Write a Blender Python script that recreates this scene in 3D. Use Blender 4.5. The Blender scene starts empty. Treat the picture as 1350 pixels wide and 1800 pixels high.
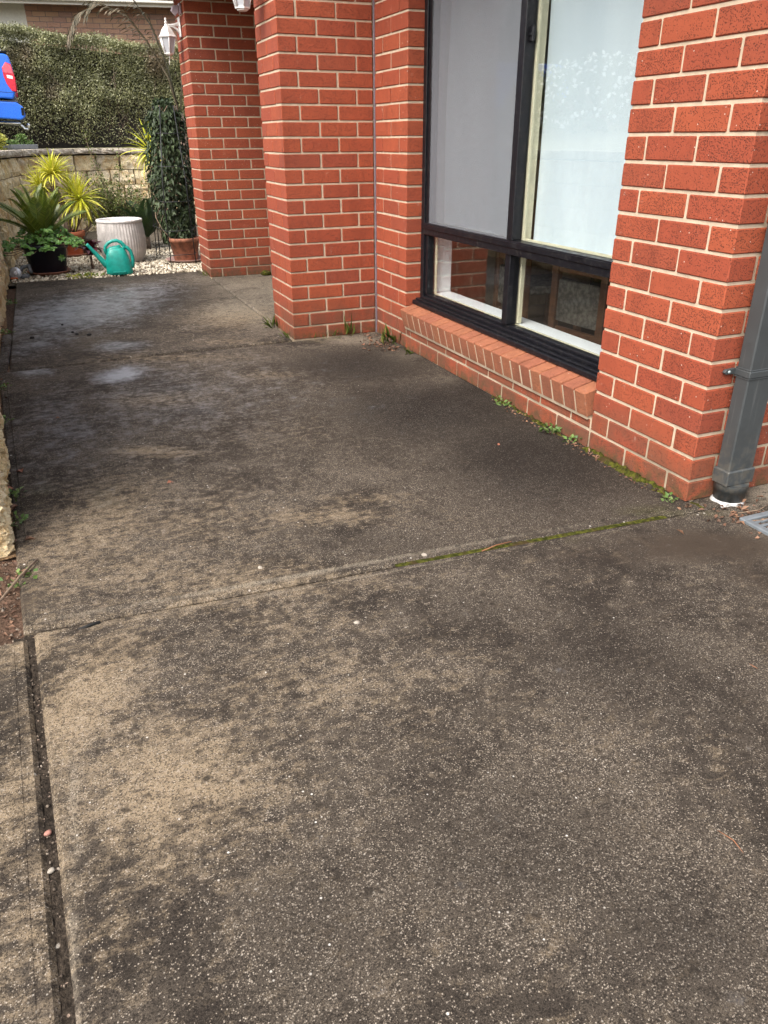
import bpy, bmesh, math, random
import numpy as np
from mathutils import Vector, Matrix, Euler
from math import radians as RAD, pi, sin, cos
random.seed(7); rng = np.random.default_rng(7)
scn = bpy.context.scene
COL = scn.collection
# ------------------------------------------------------------------ camera, sky, sun, exposure
cd = bpy.data.cameras.new('camera'); cam = bpy.data.objects.new('camera', cd); COL.objects.link(cam)
cd.sensor_fit = 'VERTICAL'; cd.sensor_height = 24.0; cd.lens = 17.673; cd.clip_start = 0.05; cd.clip_end = 500
cam.location = (-1.964, -1.856, 1.191); cam.rotation_euler = (RAD(63.648), RAD(0.2506), RAD(-22.837))
scn.camera = cam
SUN_EL, SUN_AZ = 48, 240          # degrees; azimuth clockwise from +Y
w = bpy.data.worlds.new('World'); scn.world = w; w.use_nodes = True
nt = w.node_tree; nt.nodes.clear()
sky = nt.nodes.new('ShaderNodeTexSky'); sky.sky_type = 'NISHITA'; sky.sun_disc = False
sky.sun_elevation = RAD(SUN_EL); sky.sun_rotation = RAD(SUN_AZ); sky.air_density = 1.0; sky.dust_density = 4.0; sky.ozone_density = 1.0
hs = nt.nodes.new('ShaderNodeHueSaturation'); hs.inputs['Saturation'].default_value = 0.35
bgn = nt.nodes.new('ShaderNodeBackground'); bgn.inputs['Strength'].default_value = 0.15
wo = nt.nodes.new('ShaderNodeOutputWorld')
nt.links.new(sky.outputs[0], hs.inputs['Color']); nt.links.new(hs.outputs[0], bgn.inputs['Color']); nt.links.new(bgn.outputs[0], wo.inputs['Surface'])
sl = bpy.data.lights.new('sun', 'SUN'); sl.energy = 1.05; sl.angle = RAD(35); sl.color = (1.0, 0.95, 0.88)
so = bpy.data.objects.new('sun', sl); COL.objects.link(so)
sd = Vector((sin(RAD(SUN_AZ))*cos(RAD(SUN_EL)), cos(RAD(SUN_AZ))*cos(RAD(SUN_EL)), sin(RAD(SUN_EL))))
so.rotation_euler = (-sd).to_track_quat('-Z', 'Y').to_euler(); so.location = (-6, -4, 9)
scn.view_settings.view_transform = 'Standard'; scn.view_settings.look = 'None'
scn.view_settings.exposure = 1.5; scn.view_settings.gamma = 1.0; scn.view_settings.use_curve_mapping = False

# ------------------------------------------------------------------ object helpers
def props(o, label=None, cat=None, group=None, kind=None):
    if label: o['label'] = label
    if cat: o['category'] = cat
    if group: o['group'] = group
    if kind: o['kind'] = kind
    return o
def link(name, me, mat=None, parent=None, loc=(0, 0, 0), rot=(0, 0, 0)):
    o = bpy.data.objects.new(name, me); COL.objects.link(o)
    if mat is not None and len(me.materials) == 0: me.materials.append(mat)
    o.location = loc; o.rotation_euler = rot
    if parent is not None: o.parent = parent
    return o
def empty(name, loc=(0, 0, 0), rz=0, rot=None):
    o = bpy.data.objects.new(name, None); COL.objects.link(o); o.empty_display_size = .1
    o.location = loc; o.rotation_euler = rot if rot else (0, 0, rz); return o
def copy_tree(o, parent=None):
    c = o.copy(); COL.objects.link(c)
    if parent is not None: c.parent = parent
    for ch in list(o.children): copy_tree(ch, c)
    return c
def pymesh(name, v, f, smooth=False):
    me = bpy.data.meshes.new(name); me.from_pydata([tuple(map(float, p)) for p in v], [], f); me.update()
    if smooth: me.shade_smooth()
    return me
class MB:
    """collects shapes into one mesh"""
    def __init__(s): s.v = []; s.f = []; s.sm = []
    def add(s, v, f, smooth=False, M=None):
        n = len(s.v)
        if M is not None: v = [M @ Vector(p) for p in v]
        s.v += [tuple(p) for p in v]; s.f += [tuple(i+n for i in q) for q in f]; s.sm += [smooth]*len(f); return s
    def box(s, a, b, bev=0.0, M=None):
        x0, y0, z0 = a; x1, y1, z1 = b
        if bev <= 0:
            v = [(x0,y0,z0),(x1,y0,z0),(x1,y1,z0),(x0,y1,z0),(x0,y0,z1),(x1,y0,z1),(x1,y1,z1),(x0,y1,z1)]
            f = [(0,3,2,1),(4,5,6,7),(0,1,5,4),(1,2,6,5),(2,3,7,6),(3,0,4,7)]
            return s.add(v, f, False, M)
        bm = bmesh.new(); bmesh.ops.create_cube(bm, size=1)
        for q in bm.verts: q.co = Vector(((x0+x1)/2+q.co.x*(x1-x0), (y0+y1)/2+q.co.y*(y1-y0), (z0+z1)/2+q.co.z*(z1-z0)))
        bmesh.ops.bevel(bm, geom=list(bm.edges), offset=bev, segments=1, affect='EDGES', profile=.5)
        return s.bm(bm, False, M)
    def bm(s, bm, smooth=False, M=None):
        bm.verts.ensure_lookup_table(); bm.verts.index_update()
        v = [q.co.copy() for q in bm.verts]; f = [[q.index for q in fc.verts] for fc in bm.faces]; bm.free()
        return s.add(v, f, smooth, M)
    def tube(s, pts, r, n=6, caps=True):
        pts = [Vector(p) for p in pts]; k = len(pts)
        rs = r if isinstance(r, (list, tuple)) else [r]*k
        v = []; f = []; up = None
        for i, p in enumerate(pts):
            t = (pts[min(i+1, k-1)]-pts[max(i-1, 0)]).normalized()
            if up is None: up = Vector((0, 0, 1)) if abs(t.z) < .9 else Vector((1, 0, 0))
            sx = t.cross(up).normalized(); up = sx.cross(t).normalized()
            for j in range(n):
                a = 2*pi*j/n; v.append(p+(sx*cos(a)+up*sin(a))*rs[i])
        for i in range(k-1):
            for j in range(n):
                f.append((i*n+j, i*n+(j+1) % n, (i+1)*n+(j+1) % n, (i+1)*n+j))
        if caps: f.append(tuple(range(n))[::-1]); f.append(tuple((k-1)*n+j for j in range(n)))
        return s.add(v, f, True)
    def lathe(s, prof, n=32, M=None, smooth=True, fn=None):
        v = []; f = []; k = len(prof)
        for (r, z) in prof:
            for j in range(n):
                a = 2*pi*j/n; rr = r*(fn(a, z) if fn else 1); v.append((rr*cos(a), rr*sin(a), z))
        for i in range(k-1):
            for j in range(n): f.append((i*n+j, i*n+(j+1) % n, (i+1)*n+(j+1) % n, (i+1)*n+j))
        return s.add(v, f, smooth, M)
    def prism(s, poly, a, b, axis='y', bev=0.0, M=None):
        """polygon (2D) swept from a to b along an axis"""
        def P(p, t): return {'y': (p[0], t, p[1]), 'x': (t, p[0], p[1]), 'z': (p[0], p[1], t)}[axis]
        bm = bmesh.new(); va = [bm.verts.new(P(p, a)) for p in poly]; vb = [bm.verts.new(P(p, b)) for p in poly]; n = len(poly)
        bm.faces.new(va); bm.faces.new(vb[::-1])
        for i in range(n): bm.faces.new((va[i], vb[i], vb[(i+1) % n], va[(i+1) % n]))
        bmesh.ops.recalc_face_normals(bm, faces=list(bm.faces))
        if bev > 0: bmesh.ops.bevel(bm, geom=list(bm.edges), offset=bev, segments=2, affect='EDGES', profile=.5)
        return s.bm(bm, False, M)
    def build(s, name, mat, parent=None, loc=(0, 0, 0), rot=(0, 0, 0)):
        me = bpy.data.meshes.new(name); me.from_pydata(s.v, [], s.f); me.update()
        me.polygons.foreach_set('use_smooth', s.sm); me.update()
        return link(name, me, mat, parent, loc, rot)
def leaf_mesh(name, base, d, nrm, L, W, fold=.25, bend=0.0, pointy=False):
    """many folded rhombic leaves in one mesh: base, direction and normal per leaf (N,3)"""
    base = np.asarray(base, float); d = np.asarray(d, float); nrm = np.asarray(nrm, float)
    d /= np.linalg.norm(d, axis=1)[:, None]+1e-9
    side = np.cross(d, nrm); side /= np.linalg.norm(side, axis=1)[:, None]+1e-9
    nn = np.cross(side, d); L = np.broadcast_to(L, len(base))[:, None]; W = np.broadcast_to(W, len(base))[:, None]
    mid = .45 if not pointy else .35
    p0 = base; p2 = base+d*L-nn*L*bend
    m = base+d*L*mid; p1 = m+side*W/2+nn*W*fold; p3 = m-side*W/2+nn*W*fold
    v = np.stack([p0, p1, p2, p3], 1).reshape(-1, 3); n = len(base)
    me = bpy.data.meshes.new(name); me.vertices.add(4*n); me.vertices.foreach_set('co', v.ravel())
    i = np.arange(n)[:, None]*4; tri = np.concatenate([i+0, i+1, i+2, i+0, i+2, i+3], 1).reshape(-1)
    me.loops.add(6*n); me.loops.foreach_set('vertex_index', tri.astype(np.int32)); me.polygons.add(2*n)
    me.polygons.foreach_set('loop_start', np.arange(0, 6*n, 3, dtype=np.int32)); me.update(calc_edges=True); me.validate()
    return me
def rdir(n, up=0.0):
    d = rng.normal(size=(n, 3)); d[:, 2] += up; return d/np.linalg.norm(d, axis=1)[:, None]

# ------------------------------------------------------------------ material helpers
class NT:
    def __init__(s, name):
        s.m = bpy.data.materials.new(name); s.m.use_nodes = True; s.t = s.m.node_tree; s.t.nodes.clear()
        s.out = s.t.nodes.new('ShaderNodeOutputMaterial')
    def n(s, typ, **kw):
        q = s.t.nodes.new('ShaderNode'+typ)
        for k, v in kw.items():
            if hasattr(q, k) and k not in ('inputs',): setattr(q, k, v)
        return q
    def put(s, sock, val):
        if isinstance(val, bpy.types.NodeSocket): s.t.links.new(val, sock)
        else:
            if sock.type == 'RGBA' and not isinstance(val, (int, float)) and len(val) == 3: val = (*val, 1)
            sock.default_value = val
    def pos(s): return s.n('NewGeometry').outputs['Position']
    def noise(s, vec, scale, detail=3, rough=.55, dist=0.0, color=False):
        q = s.n('TexNoise'); s.put(q.inputs['Vector'], vec); q.inputs['Scale'].default_value = scale
        q.inputs['Detail'].default_value = detail; q.inputs['Roughness'].default_value = rough; q.inputs['Distortion'].default_value = dist
        return q.outputs[1 if color else 0]
    def vor(s, vec, scale, feature='F1', rnd=1.0):
        q = s.n('TexVoronoi', feature=feature); s.put(q.inputs['Vector'], vec); q.inputs['Scale'].default_value = scale
        q.inputs['Randomness'].default_value = rnd; return q
    def math(s, op, a, b=0.0, c=0.0):
        q = s.n('Math', operation=op); s.put(q.inputs[0], a); s.put(q.inputs[1], b); s.put(q.inputs[2], c); return q.outputs[0]
    def ramp(s, v, lo, hi, a=0.0, b=1.0, smooth=True):
        q = s.n('MapRange', interpolation_type='SMOOTHSTEP' if smooth else 'LINEAR')
        for i, x in enumerate((v, lo, hi, a, b)): s.put(q.inputs[i], x)
        return q.outputs[0]
    def mix(s, f, a, b, blend='MIX'):
        q = s.n('Mix', data_type='RGBA', blend_type=blend); q.clamp_factor = True
        s.put(q.inputs[0], f); s.put(q.inputs[6], a); s.put(q.inputs[7], b); return q.outputs[2]
    def attr(s, name): return s.n('Attribute', attribute_name=name).outputs['Fac']
    def mul(s, vec, v):
        q = s.n('VectorMath', operation='MULTIPLY'); s.put(q.inputs[0], vec); q.inputs[1].default_value = v; return q.outputs[0]
    def bump(s, h, dist, strength=1.0, nrm=None):
        q = s.n('Bump'); q.inputs['Strength'].default_value = strength; q.inputs['Distance'].default_value = dist; s.put(q.inputs['Height'], h)
        if nrm is not None: s.put(q.inputs['Normal'], nrm)
        return q.outputs[0]
    def bsdf(s, col, rough=.6, nrm=None, spec=.5, metal=0.0, sub=None, trans=None, coat=None):
        q = s.n('BsdfPrincipled'); s.put(q.inputs['Base Color'], col); s.put(q.inputs['Roughness'], rough)
        s.put(q.inputs['Specular IOR Level'], spec); s.put(q.inputs['Metallic'], metal)
        if nrm is not None: s.put(q.inputs['Normal'], nrm)
        if coat: s.put(q.inputs['Coat Weight'], coat); q.inputs['Coat Roughness'].default_value = .05
        return q.outputs[0]
    def done(s, sh): s.t.links.new(sh, s.out.inputs['Surface']); return s.m
def simple(name, col, rough=.5, metal=0.0, spec=.5, var=.12, scale=30, bump=0.0, bscale=200, coat=None):
    t = NT(name); p = t.pos(); n = t.noise(p, scale, 4)
    c = t.mix(t.ramp(n, .35, .7), tuple(x*(1-var) for x in col), tuple(min(1, x*(1+var)) for x in col))
    nr = t.bump(t.noise(p, bscale, 3), bump) if bump else None
    r = t.ramp(t.noise(p, scale*2.3, 3), .3, .7, max(0, rough-.06), min(1, rough+.06))
    return t.done(t.bsdf(c, r, nr, spec, metal, coat=coat))
def leafmat(name, cols, rough=.45, trans=.25, scale=2.0, dead=None, spec=.5):
    """leaf colours picked per leaf; a thin-leaf mix of reflection and translucency"""
    t = NT(name); g = t.n('NewGeometry'); r = t.math('FRACT', t.math('ADD', g.outputs['Random Per Island'], t.n('ObjectInfo').outputs['Random']))
    cr = t.n('ValToRGB'); cr.color_ramp.interpolation = 'LINEAR'
    els = cr.color_ramp.elements
    while len(els) < len(cols): els.new(.5)
    for i, c in enumerate(cols): els[i].position = i/(len(cols)-1); els[i].color = (*c, 1)
    t.put(cr.inputs[0], r); c = cr.outputs[0]
    n = t.noise(g.outputs['Position'], scale, 3)
    c = t.mix(t.ramp(n, .3, .7, 0, .45), c, tuple(x*.55 for x in cols[0]))
    if dead: c = t.mix(t.ramp(t.noise(g.outputs['Position'], dead[0], 2), dead[1], dead[1]+.12, 0, .8), c, dead[2])
    a = t.bsdf(c, rough, None, spec)
    tr = t.n('BsdfTranslucent'); t.put(tr.inputs[0], c)
    mx = t.n('MixShader'); mx.inputs[0].default_value = trans; t.put(mx.inputs[1], a); t.put(mx.inputs[2], tr.outputs[0])
    return t.done(mx.outputs[0])

# ---- brick
def brickmat(name, hue, speck=1.0, dirt=True, edge=.0):
    t = NT(name); p = t.pos(); rnd = t.n('ObjectInfo').outputs['Random']
    c = t.mix(rnd, (hue[0]*.88, hue[1]*.85, hue[2]*.88), (min(1, hue[0]*1.08), hue[1]*1.18, hue[2]*1.05))
    r2 = t.math('FRACT', t.math('MULTIPLY', rnd, 17.31))
    c = t.mix(t.ramp(r2, .84, 1.0, 0, .6), c, (hue[0]*.62, hue[1]*.72, hue[2]*.95))
    c = t.mix(t.ramp(t.noise(p, 9, 3), .35, .7, 0, .35), c, tuple(x*.72 for x in hue))
    fine = t.noise(p, 260, 4, .65)
    c = t.mix(t.ramp(fine, .42, .62, 0, .3), c, (hue[0]*1.25, hue[1]*1.5, hue[2]*1.5))
    # fired-in iron spots and small pits
    w = t.noise(p, 60, 2, color=True); ad = t.n('VectorMath', operation='MULTIPLY_ADD'); t.put(ad.inputs[0], w); ad.inputs[1].default_value = (.003,)*3; t.put(ad.inputs[2], p)
    v = t.vor(ad.outputs[0], 200); d = v.outputs['Distance']; vc = t.n('SeparateColor'); t.put(vc.inputs[0], v.outputs['Color'])
    dens = t.ramp(t.noise(p, 14, 2), .3, .65, .56, .26)
    pit = t.math('MULTIPLY', t.ramp(d, .22, .46, 1, 0), t.math('GREATER_THAN', vc.outputs[0], dens))
    c = t.mix(t.math('MULTIPLY', pit, .75*speck), c, (.05, .018, .011))
    v2 = t.vor(p, 75); vc2 = t.n('SeparateColor'); t.put(vc2.inputs[0], v2.outputs['Color'])
    wh = t.math('MULTIPLY', t.ramp(v2.outputs['Distance'], .12, .2, 1, 0), t.math('GREATER_THAN', vc2.outputs[1], .965))
    c = t.mix(t.math('MULTIPLY', wh, .8), c, (.6, .5, .42))
    sm = t.math('MULTIPLY', t.ramp(t.noise(p, 21, 5, .7, .4), .60, .74), t.ramp(t.noise(p, 3.1, 2), .45, .62))
    c = t.mix(t.math('MULTIPLY', sm, .30), c, (.52, .40, .31))
    c = t.mix(t.ramp(t.noise(t.mul(p, (3, 3, .6)), 3, 3), .52, .75, 0, .35), c, tuple(x*.5 for x in hue))
    if dirt:   # splash-back grime on the lowest course, patchy
        sp = t.n('SeparateXYZ'); t.put(sp.inputs[0], p)
        lo = t.math('MULTIPLY', t.ramp(sp.outputs[2], .0, .34, 1, 0), t.ramp(t.noise(p, 8, 5, .65), .30, .60))
        c = t.mix(t.math('MULTIPLY', lo, .75), c, (.10, .052, .030))
        mg = t.math('MULTIPLY', t.ramp(sp.outputs[2], .0, .085, 1, 0), t.ramp(t.noise(p, 24, 4, .65), .42, .62))
        c = t.mix(t.math('MULTIPLY', mg, .7), c, (.055, .048, .016))
    h = t.math('SUBTRACT', t.math('ADD', t.math('MULTIPLY', fine, .5), t.math('MULTIPLY', t.noise(p, 40, 3), .8)), t.math('MULTIPLY', pit, 1.4))
    return t.done(t.bsdf(c, .82, t.bump(h, .0016), .35))
M = {}
M['brick'] = brickmat('brick_clay', (.275, .0535, .0235))
M['sill_brick'] = brickmat('sill_brick_clay', (.30, .098, .052), .6)
M['nbrick'] = brickmat('pink_brown_brick', (.40, .225, .155), .25, False)
def mortarmat(name, col):
    t = NT(name); p = t.pos()
    c = t.mix(t.ramp(t.noise(p, 25, 4), .35, .7), tuple(x*.8 for x in col), col)
    c = t.mix(t.ramp(t.noise(p, 300, 3), .4, .65, 0, .25), c, tuple(x*.6 for x in col))
    sp = t.n('SeparateXYZ'); t.put(sp.inputs[0], p)
    lo = t.math('MULTIPLY', t.ramp(sp.outputs[2], .02, .3, 1, 0), t.ramp(t.noise(p, 5, 3), .35, .6))
    c = t.mix(t.math('MULTIPLY', lo, .6), c, (.13, .11, .07))
    return t.done(t.bsdf(c, .95, t.bump(t.noise(p, 220, 4), .002), .2))
M['mortar'] = mortarmat('cream_mortar', (.54, .425, .305))
M['nmortar'] = mortarmat('grey_mortar', (.22, .18, .16))

# ---- exposed concrete slab
def concretemat():
    t = NT('weathered_concrete'); p = t.pos()
    A = {k: t.attr(k) for k in ('tan', 'dark', 'pale', 'dirt', 'green', 'wet', 'sheen_grey')}
    sub = lambda n: t.math('SUBTRACT', n, .5)
    mul = lambda a, b: t.math('MULTIPLY', a, b)
    add = lambda a, b: t.math('ADD', a, b)
    big = t.noise(p, 2.4, 5, .6, .5); mid = t.noise(p, 9, 5, .65, .5); sml = t.noise(p, 30, 5, .7, .3)
    st = t.noise(t.mul(p, (14, 42, 1)), 1.0, 5, .65, .6)          # brushed streaks across the path
    g1 = t.noise(p, 520, 2, .6); g2 = t.noise(p, 210, 3, .65)
    smooth_ = t.math('SUBTRACT', 1.0, mul(A['dirt'], .9))
    # algae-darkened cement over pale fines
    base = t.mix(t.ramp(add(mul(big, .5), mul(mid, .5)), .36, .64), (.027, .0212, .0168), (.074, .059, .045))
    tn = add(add(mul(A['tan'], .95), .05), add(mul(sub(mid), .7), add(mul(sub(sml), 1.9), mul(sub(st), 1.7))))
    tn = t.ramp(tn, .08, 1.15)
    base = t.mix(mul(tn, .82), base, t.mix(g2, (.18, .132, .082), (.40, .302, .196)))
    pl = t.ramp(add(A['pale'], add(mul(sub(mid), .8), mul(sub(sml), .8))), .15, .95)
    base = t.mix(mul(pl, .75), base, (.25, .21, .16))
    gr = t.ramp(add(A['green'], add(mul(sub(mid), 1.2), mul(sub(sml), .8))), .25, .95)
    base = t.mix(mul(gr, .55), base, (.075, .07, .024))
    # fine sand grain, light and dark, stronger where the cement skin has gone
    worn = t.ramp(add(mul(big, .45), mul(sml, .55)), .40, .60, .25, 1.0)
    lt = mul(mul(t.ramp(g1, .50, .68), smooth_), worn)
    base = t.mix(mul(lt, .5), base, t.mix(g2, (.17, .137, .10), (.27, .228, .178)))
    gv = t.vor(p, 360); gc = t.n('SeparateColor'); t.put(gc.inputs[0], gv.outputs['Color'])
    lg = mul(mul(t.math('GREATER_THAN', gc.outputs[0], t.ramp(worn, .25, 1, .93, .70)), smooth_), t.ramp(gv.outputs['Distance'], .65, .35))
    base = t.mix(mul(lg, .8), base, t.mix(gc.outputs[1], (.13, .10, .072), (.42, .355, .285)))
    dkg = mul(mul(t.ramp(g1, .50, .34), smooth_), t.ramp(g2, .35, .6, 1.0, .5))
    base = t.mix(mul(dkg, .8), base, (.009, .007, .0055))
    base = t.mix(mul(mul(t.math('LESS_THAN', gc.outputs[0], .22), smooth_), .6), base, (.010, .008, .0065))
    # exposed stones: mixed sizes and colours, in drifts
    for sc, frac, lo, hi, am in ((150, .93, (.13, .105, .08), (.36, .32, .27), .7), (70, .972, (.30, .25, .2), (.70, .66, .60), .9)):
        v = t.vor(p, sc); vc = t.n('SeparateColor'); t.put(vc.inputs[0], v.outputs['Color'])
        rad = t.math('MULTIPLY_ADD', vc.outputs[2], .22, .06)
        k = mul(t.ramp(t.math('SUBTRACT', v.outputs['Distance'], rad), -.06, .06, 1, 0), t.math('GREATER_THAN', vc.outputs[0], t.ramp(big, .38, .62, min(.997, frac+.035), frac-.05)))
        peb = mul(mul(k, smooth_), t.ramp(tn, .3, .8, 1, .35))
        base = t.mix(mul(peb, am), base, t.mix(vc.outputs[1], lo, hi))
    # dark lichen and droppings spots, soft edged
    wv = t.n('VectorMath', operation='MULTIPLY_ADD'); t.put(wv.inputs[0], t.noise(p, 55, 3, color=True)); wv.inputs[1].default_value = (.022,)*3; t.put(wv.inputs[2], p)
    v3 = t.vor(wv.outputs[0], 26); vc3 = t.n('SeparateColor'); t.put(vc3.inputs[0], v3.outputs['Color'])
    r3 = t.math('MULTIPLY_ADD', vc3.outputs[2], .26, .10)
    sp = mul(t.ramp(t.math('SUBTRACT', v3.outputs['Distance'], r3), -.12, .10, 1, 0), t.math('GREATER_THAN', vc3.outputs[0], t.ramp(big, .35, .62, .74, .30)))
    base = t.mix(mul(sp, .72), base, (.026, .0205, .0155))
    # broad damp darkening
    dk = t.ramp(add(A['dark'], add(mul(sub(big), .7), add(mul(sub(mid), 1.0), add(mul(sub(sml), .9), mul(sub(st), .8))))), .05, 1.05)
    base = t.mix(mul(dk, .86), base, t.mix(g1, (.006, .0048, .004), (.022, .0175, .0145)))
    base = t.mix(mul(mul(lg, dk), .30), base, t.mix(gc.outputs[1], (.06, .05, .04), (.30, .27, .23)))
    di = t.ramp(add(A['dirt'], add(mul(sub(mid), 1.1), mul(sub(sml), .8))), .2, .95)
    base = t.mix(mul(di, .8), base, t.mix(g2, (.030, .0215, .015), (.055, .040, .029)))
    we = t.ramp(add(A['wet'], add(mul(sub(mid), 1.0), mul(sub(sml), .6))), .2, .95)
    base = t.mix(mul(we, .35), base, (.03, .029, .031))
    ch = t.ramp(add(A['sheen_grey'], add(mul(sub(mid), 1.0), add(mul(sub(sml), .9), mul(sub(st), .6)))), .15, 1.1)  # sky sheen on damp concrete painted into the colour, plus lighter grey tone
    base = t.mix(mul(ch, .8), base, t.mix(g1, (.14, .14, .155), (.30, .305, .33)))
    rough = t.math('SUBTRACT', t.ramp(g2, .3, .7, .74, .90), mul(we, .40))
    bm = t.n('Bump'); bm.inputs['Distance'].default_value = .0022; t.put(bm.inputs['Height'], add(add(mul(g1, .6), mul(g2, .8)), mul(sml, .6)))
    t.put(bm.inputs['Strength'], t.math('SUBTRACT', .8, mul(we, .5)))
    return t.done(t.bsdf(base, rough, bm.outputs[0], t.math('MULTIPLY_ADD', we, .42, .10)))
M['concrete'] = concretemat()
def soilmat(name, a, b, scale=60, bd=.012):
    t = NT(name); p = t.pos(); n = t.noise(p, scale, 5, .65); n2 = t.noise(p, 7, 3)
    c = t.mix(t.ramp(n, .35, .68), a, b); c = t.mix(t.ramp(n2, .4, .65, 0, .4), c, tuple(x*.5 for x in a))
    v = t.vor(p, 110); vc = t.n('SeparateColor'); t.put(vc.inputs[0], v.outputs['Color'])
    c = t.mix(t.math('MULTIPLY', t.ramp(v.outputs['Distance'], .2, .35, 1, 0), t.math('GREATER_THAN', vc.outputs[0], .86)), c, (.28, .2, .15))
    return t.done(t.bsdf(c, .95, t.bump(t.noise(p, scale*2, 5), bd), .2))
M['soil'] = soilmat('damp_brown_soil', (.06, .035, .022), (.15, .09, .06))
M['needle_soil'] = soilmat('bark_litter_soil', (.13, .075, .035), (.27, .17, .09))
M['lawn'] = soilmat('dry_pale_ground', (.20, .18, .10), (.36, .33, .22), 25, .03)
M['gapfill'] = soilmat('joint_grit', (.05, .04, .028), (.17, .14, .10), 120, .008)
def stonemat():
    t = NT('rough_sandstone'); p = t.pos(); rnd = t.n('ObjectInfo').outputs['Random']
    c = t.mix(rnd, (.60, .47, .26), (.74, .63, .42))
    c = t.mix(t.ramp(t.noise(p, 11, 4, .6), .42, .68, 0, .75), c, (.50, .30, .11))
    c = t.mix(t.ramp(t.noise(p, 5, 3), .5, .7, 0, .6), c, (.48, .42, .35))
    c = t.mix(t.ramp(t.noise(p, 85, 4, .7), .52, .68, 0, .7), c, (.13, .095, .055))
    c = t.mix(t.ramp(t.noise(p, 190, 3, .7), .52, .66, 0, .5), c, (.72, .63, .47))
    h = t.math('ADD', t.noise(p, 45, 5, .65), t.math('MULTIPLY', t.noise(p, 16, 3), 1.3))
    return t.done(t.bsdf(c, .95, t.bump(h, .016), .2))
M['stone'] = stonemat()
def capmat():
    t = NT('cap_stone_grey'); p = t.pos()
    c = t.mix(t.ramp(t.noise(p, 14, 5, .65), .38, .66), (.30, .25, .19), (.50, .44, .36))
    c = t.mix(t.ramp(t.noise(p, 60, 4, .7), .52, .7, 0, .7), c, (.14, .115, .085))
    return t.done(t.bsdf(c, .92, t.bump(t.noise(p, 60, 5, .65), .012), .2))
M['cap'] = capmat()
M['dark_core'] = simple('dark_backing', (.05, .042, .032), .95)  # even dark brown of the core behind the stone blocks
def alumat():
    t = NT('black_powdercoat'); p = t.pos()
    c = t.mix(t.math('MULTIPLY', t.ramp(t.noise(p, 42, 6, .75), .50, .74), .5), (.005, .005, .007), (.055, .05, .044))
    return t.done(t.bsdf(c, t.ramp(t.noise(p, 30, 4), .3, .7, .28, .5), None, .3))
M['black_alu'] = alumat()
M['cream'] = simple('cream_timber_paint', (.60, .55, .39), .5, var=.06)
M['white_paint'] = simple('white_gloss_paint', (.80, .81, .82), .4, var=.03)
def pipemat():
    t = NT('charcoal_steel'); p = t.pos(); sp = t.n('SeparateXYZ'); t.put(sp.inputs[0], p)
    c = t.mix(t.noise(p, 7, 4), (.036, .040, .041), (.048, .053, .054))
    c = t.mix(t.math('MULTIPLY', t.ramp(sp.outputs[2], .0, .34, 1, 0), t.ramp(t.noise(p, 38, 5, .7), .42, .62)), c, (.085, .078, .064))
    c = t.mix(t.math('MULTIPLY', t.ramp(t.noise(t.mul(p, (60, 60, 3)), 1, 4, .7), .58, .72), .35), c, (.12, .12, .115))
    return t.done(t.bsdf(c, t.ramp(t.noise(p, 25, 4), .3, .7, .34, .55), t.bump(t.noise(p, 12, 2), .001), .5))
M['downpipe'] = pipemat()
M['pvc'] = simple('white_pvc', (.46, .45, .43), .55, var=.3, scale=55)
M['screw'] = simple('galvanised_screw', (.30, .36, .36), .45, metal=.6)
M['rubber'] = simple('purple_grey_sealant', (.17, .13, .15), .7)
M['soffit'] = simple('white_soffit', (.62, .61, .58), .7, var=.04)
M['gutter'] = simple('cream_gutter_steel', (.70, .67, .60), .45, var=.05)
M['tile'] = simple('roof_tile', (.11, .07, .055), .8, var=.25, bump=.003)
M['lamp_white'] = simple('white_cast_lamp', (.72, .69, .66), .5, var=.08)
M['black_pot'] = simple('black_plastic_pot', (.006, .008, .016), .38, spec=.5)
M['terracotta'] = simple('terracotta_plastic', (.46, .13, .055), .6, var=.14, scale=14, bump=.0006)
M['terracotta_old'] = simple('stained_terracotta', (.27, .105, .058), .75, var=.35, scale=18)
M['saucer'] = simple('dusty_terracotta_saucer', (.36, .15, .10), .7, var=.2, scale=14)
M['saucer_pink'] = simple('faded_terracotta_saucer', (.36, .22, .19), .75, var=.2, scale=14)
M['pot_grey'] = simple('grey_glaze', (.50, .46, .43), .42, var=.14, scale=11, bump=.0006)
M['pot_rim'] = simple('pale_glaze_rim', (.62, .58, .55), .42, var=.08)
M['potting'] = soilmat('potting_soil', (.035, .025, .018), (.09, .065, .045), 70)
M['teal'] = simple('teal_plastic', (.004, .27, .215), .42, var=.14, scale=26, bump=.0004)
M['wire'] = simple('black_wire', (.008, .008, .009), .5)
M['bark'] = simple('grey_brown_bark', (.15, .105, .075), .9, var=.4, scale=45, bump=.006, bscale=70)
M['twig'] = simple('dry_twig', (.19, .13, .085), .9, var=.3, scale=60)
M['needle'] = simple('orange_pine_needle', (.24, .095, .04), .7)
M['pebble_w'] = simple('pale_pebble', (.30, .26, .21), .7, var=.15)
M['pebble_p'] = simple('pink_pebble', (.34, .16, .12), .7, var=.15)
M['crumb'] = simple('black_soil_crumb', (.012, .011, .01), .9)
M['tool_grey'] = simple('grey_plastic_tool', (.16, .17, .18), .5)
M['steel'] = simple('brushed_steel', (.50, .51, .53), .35, metal=.5)
M['orange'] = simple('orange_plastic', (.62, .16, .05), .5)
M['car_blue'] = simple('blue_car_paint', (.006, .13, .66), .3, var=.03, coat=.8)
M['tyre'] = simple('tyre_rubber', (.014, .014, .015), .8)
M['alloy'] = simple('silver_alloy', (.62, .63, .65), .3, metal=.7)
M['car_glass'] = simple('dark_car_glass', (.01, .012, .015), .08)
M['tail_red'] = simple('red_tail_lens', (.55, .006, .03), .2, coat=.6)
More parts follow.
